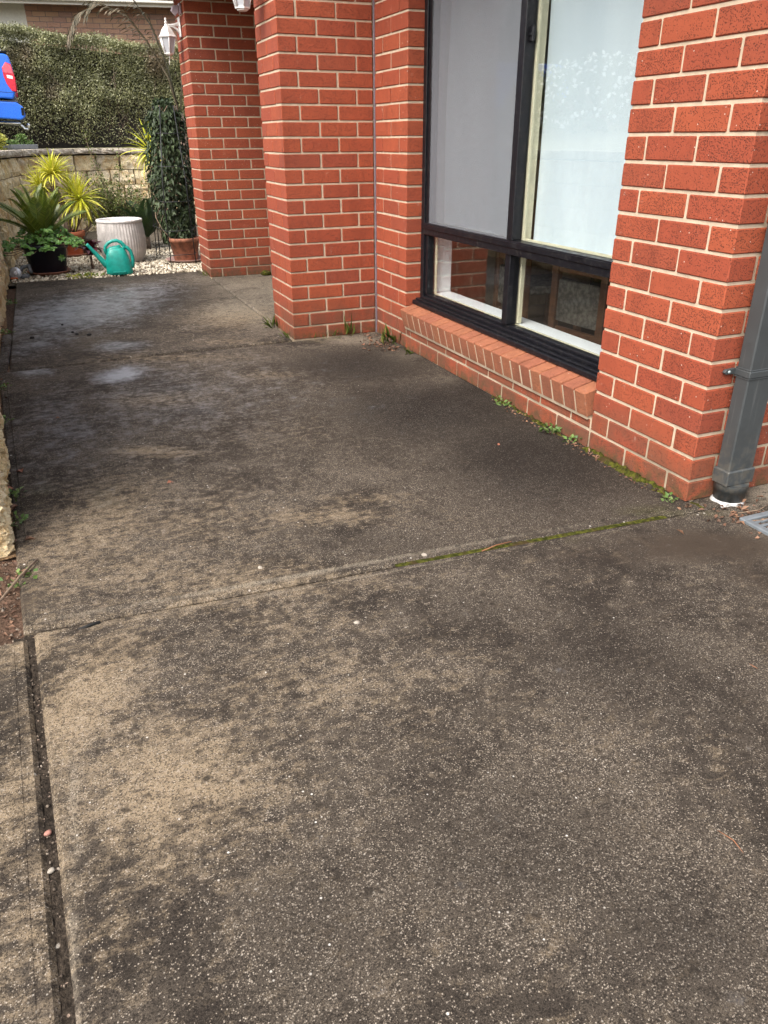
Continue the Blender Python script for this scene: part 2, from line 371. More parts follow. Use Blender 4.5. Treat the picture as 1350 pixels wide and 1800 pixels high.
M['tail_pink'] = simple('clear_red_lens', (.62, .09, .13), .2, coat=.6)
M['tail_white'] = simple('clear_lens', (.85, .80, .80), .2)
M['chrome'] = simple('chrome_steel', (.75, .76, .78), .18, metal=1.0)
M['grate'] = simple('grey_plastic_grate', (.13, .145, .155), .5)
M['wood'] = simple('varnished_pine', (.15, .062, .026), .45, var=.2, scale=25)
M['fabric'] = simple('patterned_fabric', (.17, .15, .12), .9, var=.45, scale=38)
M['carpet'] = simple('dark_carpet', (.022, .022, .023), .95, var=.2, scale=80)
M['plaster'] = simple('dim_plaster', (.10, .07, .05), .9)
M['blind'] = None
def blindmat():
    t = NT('white_roller_blind'); p = t.pos()
    c = t.mix(t.ramp(t.noise(t.mul(p, (1, 3, .7)), 2, 3), .35, .7), (.60, .67, .72), (.66, .725, .765))
    a = t.bsdf(c, .8, t.bump(t.noise(t.mul(p, (1, 2.2, .6)), 2.2, 1), .006), .2)
    tr = t.n('BsdfTranslucent'); t.put(tr.inputs[0], c); mx = t.n('MixShader'); mx.inputs[0].default_value = .12
    t.put(mx.inputs[1], a); t.put(mx.inputs[2], tr.outputs[0]); return t.done(mx.outputs[0])
M['blind'] = blindmat()
def glassmat():
    t = NT('window_glass'); fr = t.n('Fresnel'); bf = t.n('NewGeometry').outputs['Backfacing']; t.put(fr.inputs['IOR'], t.math('ADD', 1.52, t.math('MULTIPLY', bf, 1/1.52-1.52)))
    f = t.math('MINIMUM', t.math('MULTIPLY', fr.outputs[0], 1.25), 1.0)
    tr = t.n('BsdfTransparent'); tr.inputs[0].default_value = (.95, .965, .96, 1)
    gl = t.n('BsdfGlossy'); gl.inputs['Roughness'].default_value = 0.0; gl.inputs[0].default_value = (1, 1, 1, 1)
    mx = t.n('MixShader'); t.put(mx.inputs[0], f); t.put(mx.inputs[1], tr.outputs[0]); t.put(mx.inputs[2], gl.outputs[0])
    return t.done(mx.outputs[0])
M['glass'] = glassmat()
def screenmat():
    t = NT('grey_fly_mesh'); tr = t.n('BsdfTransparent'); d = t.n('BsdfDiffuse'); d.inputs[0].default_value = (.20, .20, .215, 1)
    mx = t.n('MixShader'); mx.inputs[0].default_value = .40; t.put(mx.inputs[1], tr.outputs[0]); t.put(mx.inputs[2], d.outputs[0]); return t.done(mx.outputs[0])
M['screen'] = screenmat()
def frostmat():
    t = NT('frosted_lamp_glass'); a = t.bsdf((.62, .63, .66), .25, None, .5); tr = t.n('BsdfTranslucent'); tr.inputs[0].default_value = (.7, .7, .72, 1)
    mx = t.n('MixShader'); mx.inputs[0].default_value = .4; t.put(mx.inputs[1], a); t.put(mx.inputs[2], tr.outputs[0]); return t.done(mx.outputs[0])
M['frost'] = frostmat()
def gravelmat():
    t = NT('white_pebble'); g = t.n('NewGeometry'); r = g.outputs['Random Per Island']
    cr = t.n('ValToRGB'); e = cr.color_ramp.elements
    e[0].position = 0; e[0].color = (.10, .075, .05, 1); e[1].position = 1; e[1].color = (.68, .61, .49, 1)
    q = e.new(.3); q.color = (.30, .25, .18, 1); q = e.new(.65); q.color = (.52, .45, .34, 1); t.put(cr.inputs[0], r)
    return t.done(t.bsdf(cr.outputs[0], .8, None, .3))
M['gravel'] = gravelmat()
M['gapstone'] = leafmat('mixed_grit', [(.07, .05, .035), (.16, .12, .085), (.34, .28, .22)], .9, 0.0, 20)
def mossmat():
    t = NT('moss'); p = t.pos(); c = t.mix(t.ramp(t.noise(p, 60, 4), .35, .68), (.028, .032, .006), (.105, .105, .016))
    c = t.mix(t.ramp(t.noise(p, 16, 3), .5, .66, 0, .8), c, (.06, .035, .018))
    return t.done(t.bsdf(c, .95, t.bump(t.noise(p, 320, 4), .008), .1))
M['moss'] = mossmat()
M['hedge_leaf'] = leafmat('hedge_leaves', [(.10, .105, .035), (.21, .215, .085), (.33, .33, .16), (.56, .54, .33)], .42, .2, 1.6, (.9, .56, (.16, .115, .07)), spec=.6)
M['hedge_far'] = leafmat('far_hedge_leaves', [(.03, .045, .015), (.05, .08, .025), (.08, .11, .04)], .5, .2, 1.0)
M['hedge_core'] = simple('dark_twigs', (.022, .017, .012), .95, var=.4, scale=20)
M['cordyline'] = leafmat('variegated_leaves', [(.46, .50, .03), (.66, .63, .05), (.78, .70, .14)], .4, .25, 6)
M['cord_var'] = None
M['cycad'] = leafmat('cycad_leaflets', [(.06, .10, .008), (.125, .18, .018), (.23, .25, .035)], .38, .18, 8)
M['fleshy'] = leafmat('fleshy_green_leaves', [(.06, .17, .02), (.14, .31, .05), (.27, .44, .12)], .4, .25, 12)
M['vine'] = leafmat('dark_vine_leaves', [(.014, .024, .009), (.03, .047, .018), (.055, .08, .032), (.11, .14, .07)], .5, .12, 4, spec=.25)
M['shrub'] = leafmat('small_olive_leaves', [(.06, .08, .012), (.14, .17, .035), (.26, .27, .09)], .5, .25, 5)
M['palmleaf'] = leafmat('dark_palm_leaf', [(.015, .035, .01), (.04, .07, .015)], .42, .15, 5)
M['dryfrond'] = leafmat('dry_frond_leaves', [(.06, .055, .03), (.13, .10, .06), (.22, .17, .11)], .6, .2, 5)
M['yellow_shrub'] = leafmat('yellow_green_leaves', [(.26, .28, .03), (.42, .42, .06), (.55, .52, .12)], .5, .3, 8)
M['burgundy'] = leafmat('burgundy_leaves', [(.07, .012, .022), (.13, .022, .035), (.2, .05, .06)], .35, .1, 9)
M['flower'] = leafmat('white_petals', [(.7, .7, .68), (.8, .8, .78), (.85, .84, .82)], .6, .3, 5)
M['grass'] = leafmat('grass_blades', [(.07, .12, .015), (.15, .21, .03), (.26, .26, .07)], .5, .3, 12)
M['weed'] = leafmat('weed_leaves', [(.06, .12, .02), (.13, .22, .05), (.25, .33, .12)], .5, .25, 12)
M['deadleaf'] = leafmat('dead_leaves', [(.09, .045, .025), (.17, .085, .05), (.30, .16, .09)], .7, .1, 9)
M['redleaf'] = leafmat('red_fallen_leaf', [(.35, .11, .06), (.42, .2, .12)], .6, .2, 9)
M['tree_leaf'] = leafmat('tree_leaves', [(.03, .05, .015), (.06, .09, .03), (.1, .13, .05)], .5, .2, 1)

# ------------------------------------------------------------------ ground and path
# (attribute, x, y, rx, ry, angle, amount): where stains and painted sky sheen lie on the concrete, metres
STAINS_SHEEN = [('tan',-1.93,-0.63,0.23,0.21,-0.40,0.9),('tan',-1.55,-0.44,0.28,0.15,-0.40,0.45),('tan',-2.14,-0.72,0.06,0.43,-0.40,0.6),('tan',-2.08,-0.30,0.12,0.26,-0.40,1.0),('tan',-1.62,0.08,0.41,0.15,-0.41,0.55),('tan',-2.02,0.65,0.23,0.41,-0.41,0.65),('tan',-1.91,0.90,0.26,0.27,-0.41,0.4),('tan',-1.26,0.41,0.28,0.07,-0.41,0.6),('tan',-1.05,0.47,0.19,0.05,-0.41,0.5),('tan',-1.76,1.30,0.15,0.06,-0.41,0.9),('tan',-1.65,1.22,0.14,0.05,-0.41,0.7),('tan',-1.62,2.00,0.23,0.12,-0.41,0.5),('tan',-0.94,2.20,0.19,0.09,-0.41,0.5),('tan',-2.19,0.01,0.09,0.11,-0.40,0.9),('tan',-2.22,-0.54,0.07,0.52,-0.40,0.7),('tan',-0.84,-1.01,0.02,0.11,-0.40,0.5),('tan',-1.40,-1.21,0.04,0.04,-0.40,0.45),('tan',-1.04,-0.87,0.15,0.07,-0.40,0.25),('tan',-1.27,-0.51,0.17,0.14,-0.40,0.25),('tan',-2.07,-0.93,0.06,0.13,-0.40,0.4),('tan',-1.70,-1.08,0.14,0.06,-0.40,0.15),('tan',-0.75,3.86,0.34,0.42,-0.42,0.8),('tan',-1.41,2.81,0.49,0.11,-0.42,0.5),('tan',-0.40,3.01,0.23,0.16,-0.42,0.4),('tan',-1.00,3.10,0.23,0.10,-0.42,0.5),('tan',-1.66,0.53,0.32,0.27,-0.41,0.35),('tan',-1.13,1.29,0.31,0.22,-0.41,0.2),('dark',-0.23,0.60,0.43,0.59,-0.41,1.0),('dark',0.01,1.44,0.36,0.40,-0.41,1.0),('tan',-1.90,0.27,0.28,0.18,-0.41,0.5),('tan',-2.11,0.35,0.14,0.22,-0.41,0.5),('tan',-1.53,-0.19,0.25,0.11,-0.40,0.35),('dark',-0.33,1.29,0.56,0.53,-0.41,1.0),('dark',-0.38,2.22,0.47,0.44,-0.41,0.9),('dark',-0.81,-0.63,0.29,0.30,-0.40,0.5),('dark',-1.37,-1.05,0.27,0.19,-0.40,0.45),('dark',-1.20,-1.30,0.19,0.16,-0.40,0.5),('dark',-1.75,-1.04,0.15,0.17,-0.40,0.4),('dark',-2.04,1.68,0.16,0.48,-0.41,0.15),('dark',-1.04,1.60,0.42,0.63,-0.41,0.25),('dark',-1.18,4.66,0.28,0.89,-0.42,0.8),('dark',-1.56,6.07,0.94,0.28,-0.43,0.4),('dark',-1.09,0.11,0.37,0.15,-0.41,0.35),('dark',-0.71,-0.91,0.16,0.32,-0.40,0.4),('dark',-1.07,-0.32,0.25,0.17,-0.41,0.35),('dirt',-0.16,-0.29,0.29,0.12,-0.41,1.0),('dirt',-0.55,-0.22,0.21,0.07,-0.41,0.5),('dirt',-2.22,0.23,0.07,0.13,-0.41,0.6),('dirt',-0.16,-0.48,0.10,0.15,-0.41,0.6),('pale',-0.25,2.77,0.22,0.14,-0.42,0.9),('pale',-0.14,2.26,0.21,0.26,-0.42,0.6),('pale',-0.08,1.71,0.12,0.13,-0.41,0.6),('pale',-0.39,5.19,0.31,0.46,-0.42,0.8),('pale',-0.67,4.18,0.36,0.58,-0.42,0.7),('pale',-0.51,2.69,0.29,0.09,-0.42,0.4),('green',-0.16,-0.02,0.16,0.06,-0.41,0.8),('green',-0.02,1.15,0.11,0.10,-0.41,0.6),('green',-2.18,0.96,0.08,0.32,-0.41,0.5),('green',-0.45,2.86,0.30,0.12,-0.42,0.5),('green',-1.95,0.91,0.21,0.21,-0.41,0.35),('green',-0.59,-0.06,0.15,0.04,-0.41,0.5),('green',0.01,-0.11,0.12,0.06,-0.41,0.6),('wet',-1.72,2.55,0.12,0.17,-0.41,1.0),('wet',-2.18,2.81,0.13,0.13,-0.41,0.75),('wet',-1.67,3.26,0.22,0.19,-0.42,0.7),('wet',-1.80,4.56,0.58,0.95,-0.42,0.9),('wet',-2.17,3.62,0.15,0.69,-0.42,0.6),('wet',-1.45,5.06,0.49,0.69,-0.42,0.7),('wet',-1.09,3.60,0.24,0.18,-0.42,0.35),('wet',-1.53,2.46,0.19,0.14,-0.41,0.35),
('sheen_grey', -1.72, 2.55, .15, .20, -.41, 1.0), ('sheen_grey', -2.16, 2.78, .16, .13, -.41, .55), ('sheen_grey', -1.67, 3.26, .24, .19, -.42, .5), ('sheen_grey', -1.8, 4.6, .65, 1.1, -.42, .62), ('sheen_grey', -1.3, 5.2, .45, .7, -.42, .5), ('pale', .1, 4.6, .9, 1.6, 0, .85), ('pale', .45, -.06, .3, .12, 0, .9), ('pale', .28, -.08, .1, .05, 0, .7), ('pale', -.45, 3.6, .35, .8, 0, .6), ('pale', -.7, 5.6, .3, .5, 0, .55), ('sheen_grey', -1.55, 2.0, .8, 1.0, -.3, .36), ('sheen_grey', -2.05, 1.8, .3, .9, 0, .42), ('pale', -1.3, .050, .95, .010, -.0617, .9), ('pale', -1.3, -.022, .95, .010, -.0617, .9), ('tan', -1.75, .02, .55, .06, -.0617, .6), ('pale', -.45, -.075, .3, .009, -.0617, .6), ('pale', -2.13, -.9, .014, .9, -.048, .55), ('tan', -2.14, -.6, .04, .8, -.048, .5), ('sheen_grey', -2.1, 3.5, .2, .5, -.42, .45), ('sheen_grey', -1.42, 2.5, .25, .12, -.42, .25)]
SN = {k: np.array([s[1:] for s in STAINS_SHEEN if s[0] == k]) for k in ('tan', 'dark', 'dirt', 'pale', 'green', 'wet', 'sheen_grey')}
def stain_sheen_at(P, k):
    out = np.zeros(len(P))
    for (x, y, rx, ry, an, a) in SN[k]:
        dx, dy = P[:, 0]-x, P[:, 1]-y; u = dx*cos(an)+dy*sin(an); v = -dx*sin(an)+dy*cos(an)
        out = np.maximum(out, a*np.exp(-((u/rx)**2+(v/ry)**2)*.9))
    return out
path = props(empty('concrete_path'), 'weathered concrete path stained dark and tan beside the brick house', None, None, 'structure')
def yA(x): return -.0617*x-.066       # line of the joint between the near and middle slabs
def slab(corners, gx, gy, parent=path, z0=-.12, margin=True, bev=.010, name='slab', step=.005):
    """quad slab (a,b,c,d ccw) with arrised edges and a tooled margin; top split fine enough to carry stain and sheen amounts"""
    a, b, c, d = [np.array(q, float) for q in corners]
    wu = max(np.linalg.norm(b-a), np.linalg.norm(c-d)); wv = max(np.linalg.norm(d-a), np.linalg.norm(c-b))
    def axis(w, g):
        e = [0, bev, .035, .037, .043] if margin else [0, bev]
        e = [x/w for x in e]; n = max(2, int(w/g)); mid = list(np.linspace(.05/w+1e-4, 1-.05/w, n))
        return np.array(e+mid+[1-x for x in e[::-1]])
    U = axis(wu, gx); V = axis(wv, gy); nu, nv = len(U), len(V)
    uu, vv = np.meshgrid(U, V); P = ((1-uu)*(1-vv))[..., None]*a+(uu*(1-vv))[..., None]*b+(uu*vv)[..., None]*c+((1-uu)*vv)[..., None]*d
    du = np.minimum(uu, 1-uu)*wu; dv = np.minimum(vv, 1-vv)*wv; de = np.minimum(du, dv)
    z = np.where(de < 1e-9, -bev, 0.0)
    if margin: z = np.where(de > .036, z+step, z)
    z = z+.0012*np.sin(P[..., 0]*5+P[..., 1]*3)
    X = np.concatenate([P.reshape(-1, 2), z.reshape(-1, 1)], 1); n = len(X)
    f = [(j*nu+i, j*nu+i+1, (j+1)*nu+i+1, (j+1)*nu+i) for j in range(nv-1) for i in range(nu-1)]
    ring = [i for i in range(nu)]+[j*nu+nu-1 for j in range(1, nv)]+[(nv-1)*nu+i for i in range(nu-2, -1, -1)]+[j*nu for j in range(nv-2, 0, -1)]
    lowv = X[ring].copy(); lowv[:, 2] = z0; m = len(ring)
    f += [(ring[(k+1) % m], ring[k], n+k, n+(k+1) % m) for k in range(m)]
    me = pymesh('slab', np.concatenate([X, lowv]), f)
    allP = np.concatenate([X, lowv])
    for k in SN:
        at = me.attributes.new(k, 'FLOAT', 'POINT'); at.data.foreach_set('value', stain_sheen_at(allP, k).astype(np.float32))
    o = link(name, me, M['concrete'], parent); return o
XL = -2.215; g_ = .006
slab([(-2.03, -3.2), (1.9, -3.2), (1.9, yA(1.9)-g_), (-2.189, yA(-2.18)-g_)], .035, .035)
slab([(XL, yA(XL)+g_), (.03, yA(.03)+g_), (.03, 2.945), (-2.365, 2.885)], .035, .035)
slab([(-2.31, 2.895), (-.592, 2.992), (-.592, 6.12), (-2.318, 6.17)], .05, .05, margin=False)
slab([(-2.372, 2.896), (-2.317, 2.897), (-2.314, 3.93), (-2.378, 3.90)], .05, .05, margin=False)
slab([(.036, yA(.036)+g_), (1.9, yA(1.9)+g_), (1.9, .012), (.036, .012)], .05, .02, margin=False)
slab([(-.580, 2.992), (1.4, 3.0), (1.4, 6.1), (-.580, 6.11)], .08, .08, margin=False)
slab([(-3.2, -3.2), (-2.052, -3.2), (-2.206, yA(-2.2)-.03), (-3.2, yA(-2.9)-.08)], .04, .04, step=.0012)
# base soil everywhere (one sheet to the horizon)
gs = 220
me = pymesh('ground', [(-gs, -gs, -.05), (gs, -gs, -.05), (gs, gs, -.05), (-gs, gs, -.05)], [(0, 1, 2, 3)])
props(link('ground', me, M['soil']), 'bare brown soil around the path', None, None, 'structure')
# uneven soil pocket and litter strip between wall and slab
def patch(name, x0, x1, y0, y1, z, amp, mat, label, nx=14, ny=60, edge=None):
    v = []; f = []
    for j in range(ny+1):
        for i in range(nx+1):
            y = y0+(y1-y0)*j/ny; xr = x1 if edge is None else edge(y)
            x = x0+(xr-x0)*i/nx; v.append((x, y, z+amp*(rng.random()-.5)))
    for j in range(ny):
        for i in range(nx): k = j*(nx+1)+i; f.append((k, k+1, k+nx+2, k+nx+1))
    return props(link(name, pymesh(name, v, f, True), mat), label, None, None, 'structure')
patch('soil', -3.0, -2.2, yA(-2.2)-.06, .62, -.022, .012, M['soil'], 'damp brown soil pocket at the end of the stone wall', 40, 40, lambda y: XL+.002)
patch('garden_soil', -2.5, -2.3, .55, 6.5, -.012, .012, M['needle_soil'], 'brown litter strip between the path and the stone wall', 8, 120, lambda y: -2.216-(y-.06)*.033+.001)
M['gapdirt'] = soilmat('joint_dirt', (.022, .016, .011), (.075, .056, .04), 110, .008)
patch('joint_filler', -2.24, -2.0, -3.2, yA(-2.2), -.012, .008, M['gapdirt'], 'grit filled gap in the concrete', 40, 300)

# ------------------------------------------------------------------ stone retaining wall
WP = [(-2.272, .56), (-2.283, 1.1), (-2.315, 1.8), (-2.365, 2.6), (-2.385, 4.0), (-2.385, 6.0), (-2.36, 7.2), (-2.28, 8.4), (-2.12, 9.4), (-1.84, 10.15), (-1.45, 10.65), (-.95, 10.92), (-.3, 11.0), (.6, 11.0), (2.6, 10.9)]
seg = [0]
for a, b in zip(WP, WP[1:]): seg.append(seg[-1]+math.dist(a, b))
def wall_at(s):
    s = max(0, min(s, seg[-1]-1e-6))
    for i in range(len(WP)-1):
        if s <= seg[i+1]:
            t = (s-seg[i])/(seg[i+1]-seg[i]); a, b = WP[i], WP[i+1]
            # smooth tangent: blend neighbouring segment directions
            def dr(k): k = max(0, min(k, len(WP)-2)); return Vector((WP[k+1][0]-WP[k][0], WP[k+1][1]-WP[k][1])).normalized()
            d = dr(i); d = (d*(1-abs(t-.5))+(dr(i-1) if t < .5 else dr(i+1))*abs(t-.5)).normalized()
            return Vector((a[0]+(b[0]-a[0])*t, a[1]+(b[1]-a[1])*t)), d
wall = props(empty('retaining_wall', (-2.3, 3, 0)), 'curved retaining wall of rough yellow sandstone blocks with grey capping', 'wall')
wall.location = (0, 0, 0)
def rough_block(L, H, D, seed, amp=.016, n=(9, 5)):
    """split-face block: x along the wall, +y is the rough face, z up; origin at the face centre bottom"""
    r = np.random.default_rng(seed); nx, nz = n
    hx = np.linspace(-L/2, L/2, nx); hz = np.linspace(0, H, nz); v = []; f = []
    c = r.normal(size=(4, 4)); 
    for k in hz:
        for x in hx:
            e = min((x+L/2)/L*nx, (L/2-x)/L*nx, k/H*nz, (H-k)/H*nz); edge = -.014 if e < .5 else 0
            y = edge+amp*(sin(x*17+c[0, 0]*3)*.5+sin(k*31+x*9+c[1, 1]*3)*.5+r.normal()*.55)
            jx = r.normal()*.004 if e >= .5 else 0
            v.append((x+jx, min(y, .024), k+(r.normal()*.003 if 0 < k < H else 0)))
    nf = len(v)
    for j in range(nz-1):
        for i in range(nx-1): q = j*nx+i; f.append((q, q+nx, q+nx+1, q+1))
    ring = list(range(nx))+[j*nx+nx-1 for j in range(1, nz)]+[(nz-1)*nx+i for i in range(nx-2, -1, -1)]+[j*nx for j in range(nz-2, 0, -1)]
    for q in ring: v.append((v[q][0], -D, v[q][2]))
    m = len(ring)
    for k in range(m): f.append((ring[k], ring[(k+1) % m], nf+(k+1) % m, nf+k))
    f.append(tuple(nf+k for k in range(m)))
    return pymesh('stone_block', v, f)
BL = .345; BH = .204
bvar = [rough_block(BL-.012, BH-.009, .2, 100+i) for i in range(10)]
cvar = [rough_block(BL*1.25-.006, .068, .30, 200+i, .008, (7, 4)) for i in range(6)]
nvar = [rough_block(BL-.012, BH-.009, .2, 300+i, .020, (30, 18)) for i in range(4)]
for q in bvar+nvar: q.materials.append(M['stone'])
for q in cvar: q.materials.append(M['cap'])
nb = int(seg[-1]/BL)
for c in range(5):
    for i in range(nb):
        s = (i+.5+(.5 if c % 2 else 0))*BL
        if s > seg[-1]-.15: continue
        p, d = wall_at(s); set_back = .012*c
        nrm = Vector((d.y, -d.x))      # towards the path
        o = link('stone_block', random.choice(nvar if p.y < 1.6 and c < 2 else bvar), None, wall, (p.x-nrm.x*set_back, p.y-nrm.y*set_back, -.02+c*BH), (0, 0, math.atan2(-d.y, -d.x)))
        o.location += Vector((nrm.x, nrm.y, 0))*random.uniform(-.012, .008)
s = .2
while s < seg[-1]-.2:
    p, d = wall_at(s); nrm = Vector((d.y, -d.x))
    link('cap_stone', random.choice(cvar), None, wall, (p.x-nrm.x*.0, p.y-nrm.y*.0, 1.012+random.uniform(-.003, .003)), (0, 0, math.atan2(-d.y, -d.x)))
    s += BL*1.25
# the wall returns away from the path at its near end
for c in range(5):
    for i in range(7):
        link('stone_block', random.choice(bvar), None, wall, (-2.30-.18-BL*i-(.1 if c % 2 else 0), .53+.012*c, -.02+c*BH), (0, 0, pi))
for i in range(6): link('cap_stone', random.choice(cvar), None, wall, (-2.56-BL*1.25*i, .53, 1.012), (0, 0, pi))
# earth core behind the blocks
mb = MB(); v = []; f = []
S = np.linspace(.05, seg[-1], 60)
for s in S:
    p, d = wall_at(s); nrm = Vector((d.y, -d.x))
    for off, z in ((.15, -.05), (.15, 1.0), (.27, 1.0), (.27, -.05)): v.append((p.x-nrm.x*off, p.y-nrm.y*off, z))
for i in range(len(S)-1):
    for k in range(4): a = i*4+k; b = i*4+(k+1) % 4; f.append((a, b, b+4, a+4))
f.append((0, 1, 2, 3))
mb.add(v, f); mb.build('wall_core', M['dark_core'], wall)
# upper ground behind the wall, rising gently to the west
v = []; f = []; offs = [.2, .6, 1.4, 3, 6, 11, 20, 60]
S = np.linspace(0.05, seg[-1], 50)
def zup(x, y): return 1.035+min(1.6, .095*max(0, -2.4-x))+(0 if y < 13 else min(.6, .02*(y-13)))
for s in S:
    p, d = wall_at(s); nrm = Vector((d.y, -d.x)); t = s/seg[-1]
    out = Vector((-1, 0)).lerp(Vector((0.15, 1)), min(1, max(0, (t-.35)/.4))).normalized() if True else -nrm
    for o_ in offs: x, y = p.x+out.x*o_, p.y+out.y*o_; v.append((x, y, zup(x, y)))
k = len(offs)
for i in range(len(S)-1):
    for j in range(k-1): f.append((i*k+j, i*k+j+1, (i+1)*k+j+1, (i+1)*k+j))
n0 = len(v)
for j in range(k): x, y, z = v[j]; v.append((x, y-.05, z)); v.append((x, y-.12, -.06))
for j in range(k-1):
    f.append((j, n0+2*j, n0+2*j+2, j+1)); f.append((n0+2*j, n0+2*j+1, n0+2*j+3, n0+2*j+2))
props(link('upper_ground', pymesh('upper_ground', v, f, True), M['lawn']), 'pale dry ground behind the retaining wall', None, None, 'structure')

# ------------------------------------------------------------------ bricks
_bm = {}
def brick_mesh(dx, dy, dz, mat):
    key = (round(dx, 3), round(dy, 3), round(dz, 3), mat)
    if key not in _bm:
        m_ = MB().box((-dx/2, -dy/2, -dz/2), (dx/2, dy/2, dz/2), .0035)
        me = bpy.data.meshes.new('brick'); me.from_pydata(m_.v, [], m_.f); me.update(); me.materials.append(M[mat]); _bm[key] = me
    return _bm[key]
def brick(x0, x1, y0, y1, z0, z1, parent, mat='brick', jit=.0012, rot=None, name='brick'):
    o = link(name, brick_mesh(x1-x0-.0012, y1-y0-.0012, z1-z0-.0012, mat), None, parent, ((x0+x1)/2+random.uniform(-jit, jit), (y0+y1)/2+random.uniform(-jit, jit), (z0+z1)/2+random.uniform(-.0008, .0008)))
    o.rotation_euler = rot if rot else (random.uniform(-.004, .004), random.uniform(-.004, .004), random.uniform(-.004, .004))
    return o
CH = .086
NTOP = 28        # courses up to the soffit
house = props(empty('brick_house'), 'red brick house wall with large black framed window and white blind', 'house')
house.location = (0, 0, 0)
high = MB()      # brickwork above the picture
def hb(x0, x1, y0, y1, k, z1=None):
    z0 = k*CH
    if k < 21: return brick(x0, x1, y0, y1, z0, z0+.076, house)
    high.box((x0, y0, z0), (x1, y1, z0+.076), .0035)
YJ, YQ, YR = .580, 2.476, 2.955
for k in range(NTOP):
    if k % 2 == 0:
        hb(0, .23, 0, .11, k); hb(0, .11, .12, .35, k); hb(0, .11, .36, YJ, k)
        for i in range(5): hb(.24+.24*i, .47+.24*i, 0, .11, k)
        hb(0, .11, YQ, YQ+.23, k); hb(0, .11, YQ+.24, YR-.009, k)
    else:
        hb(0, .11, 0, .23, k); hb(0, .11, .24, .47, k); hb(0, .11, .48, YJ, k)
        for i in range(5): hb(.12+.24*i, .35+.24*i, 0, .11, k)
        hb(0, .23, YQ, YQ+.11, k); hb(0, .11, YQ+.12, YQ+.35, k); hb(0, .11, YQ+.36, YR-.009, k)
    if k >= 25:    # over the window
        y = YJ+.01 if k % 2 else YJ-.11
        while y < YQ-.02: high.box((0, max(y, YJ+.01), k*CH), (.11, min(y+.23, YQ-.01), k*CH+.076), .0035); y += .24
# under the window: one course, one cut course, bricks on edge
y = YJ+.01; cut = [.11]
while y < YQ-.03: y1 = min(y+.23, YQ-.01); brick(0, .11, y, y1, 0, .076, house); y = y1+.01
y = YJ+.01; first = True
while y < YQ-.03:
    y1 = min(y+(.13 if first else .23), YQ-.01); first = False
    if y1-y > .03: brick(.001, .11, y, y1, .086, .126, house)
    y = y1+.01
ns = 22; pitch = (YQ-YJ-.006)/ns
for i in range(ns):
    yc = YJ+.008+pitch*(i+.5)
    o = brick(-.115, .115, yc-.038, yc+.038, -.055, .055, house, 'sill_brick', 0, (0, RAD(-14), 0), 'sill_brick')
    o.location = (.084+random.uniform(-.001, .001), yc-.004, .219+random.uniform(-.001, .001)); o.rotation_euler = (random.uniform(-.006, .006), RAD(-14), random.uniform(-.006, .006))
mb = MB()
mb.box((.006, .006, -.1), (.30, YJ-.006, 2.42)); mb.box((.3, .006, -.1), (1.45, .12, 2.42))
mb.box((.006, YJ-.006, -.1), (.30, YQ+.006, .134))
mb.box((-.008, YJ+.016, 0), (.10, YQ-.014, .11), 0, Matrix.Translation((0, 0, .128)) @ Matrix.Rotation(RAD(-14), 4, 'Y'))
mb.box((.006, YQ+.006, -.1), (.30, YR-.012, 2.42)); mb.box((.006, YJ-.006, 2.155), (.30, YQ+.006, 2.42))
mb.build('mortar_bed', M['mortar'], house)
props(high.build('brickwork', M['brick'], house), None, None, None, 'stuff')
MB().box((-.0065, YR-.0095, 0), (.004, YR-.0025, 2.42), .0015).build('expansion_joint', M['rubber'], house)
# eaves: soffit, fascia, gutter, a strip of roof; the porch ceiling
eav = MB().box((-.47, -.5, 2.42), (1.6, 2.95, 2.435)).build('soffit', M['soffit'], house)
MB().box((-.80, 3.44, 2.29), (1.6, 6.25, 2.305)).box((-.80, 3.43, 2.306), (-.70, 6.25, 2.45)).box((-.70, 3.43, 2.306), (1.4, 3.46, 2.45)).build('porch_ceiling', M['soffit'], house)
MB().box((-.49, -.52, 2.40), (-.47, 2.93, 2.60)).build('fascia', M['gutter'], house)
MB().box((-.60, -.56, 2.50), (-.493, 2.925, 2.61), .02).box((-.92, 3.42, 2.40), (-.805, 6.3, 2.50), .02).build('gutter', M['downpipe'], house)
MB().add([(-.62, -.6, 2.62), (-.62, 2.9, 2.62), (2.6, 2.9, 3.9), (2.6, -.6, 3.9)], [(0, 1, 2, 3)]).add([(-.92, 2.9, 2.58), (-.92, 6.3, 2.58), (2.6, 6.3, 3.9), (2.6, 2.9, 3.9)], [(0, 1, 2, 3)]).build('roof', M['tile'], house)
MB().box((1.45, 2.7, -.1), (1.55, 6.4, 2.42)).build('porch_wall', M['mortar'], house)

# ------------------------------------------------------------------ window
win = empty('window'); win.parent = house
def wbox(name, boxes, mat, parent=win):
    m_ = MB()
    for a, b, bev in boxes: m_.box(a, b, bev)
    return m_.build(name, M[mat], parent)
ZB, ZT0, ZT1, ZH = .292, .680, .745, 2.15
YM = 1.475
fr = []
fr += [((.098, YQ-.042, ZB), (.165, YQ-.001, ZH), .002), ((.098, YJ+.001, ZB), (.165, YJ+.042, ZH), .002)]              # jambs
fr += [((.108, YQ-.078, .335), (.155, YQ-.044, ZT0), .002), ((.108, YQ-.078, ZT1), (.155, YQ-.044, ZH-.04), .002)]
fr += [((.108, YJ+.044, .335), (.155, YJ+.078, ZT0), .002), ((.108, YJ+.044, ZT1), (.155, YJ+.078, ZH-.04), .002)]
fr += [((.098, YJ+.042, ZH-.04), (.165, YQ-.042, ZH), .002)]
wbox('frame', fr, 'black_alu')
wbox('transom', [((.092, YJ+.043, ZT0), (.163, YQ-.043, ZT1), .003), ((.086, YJ+.044, ZT0+.035), (.092, YQ-.044, ZT1-.006), .001)], 'black_alu')
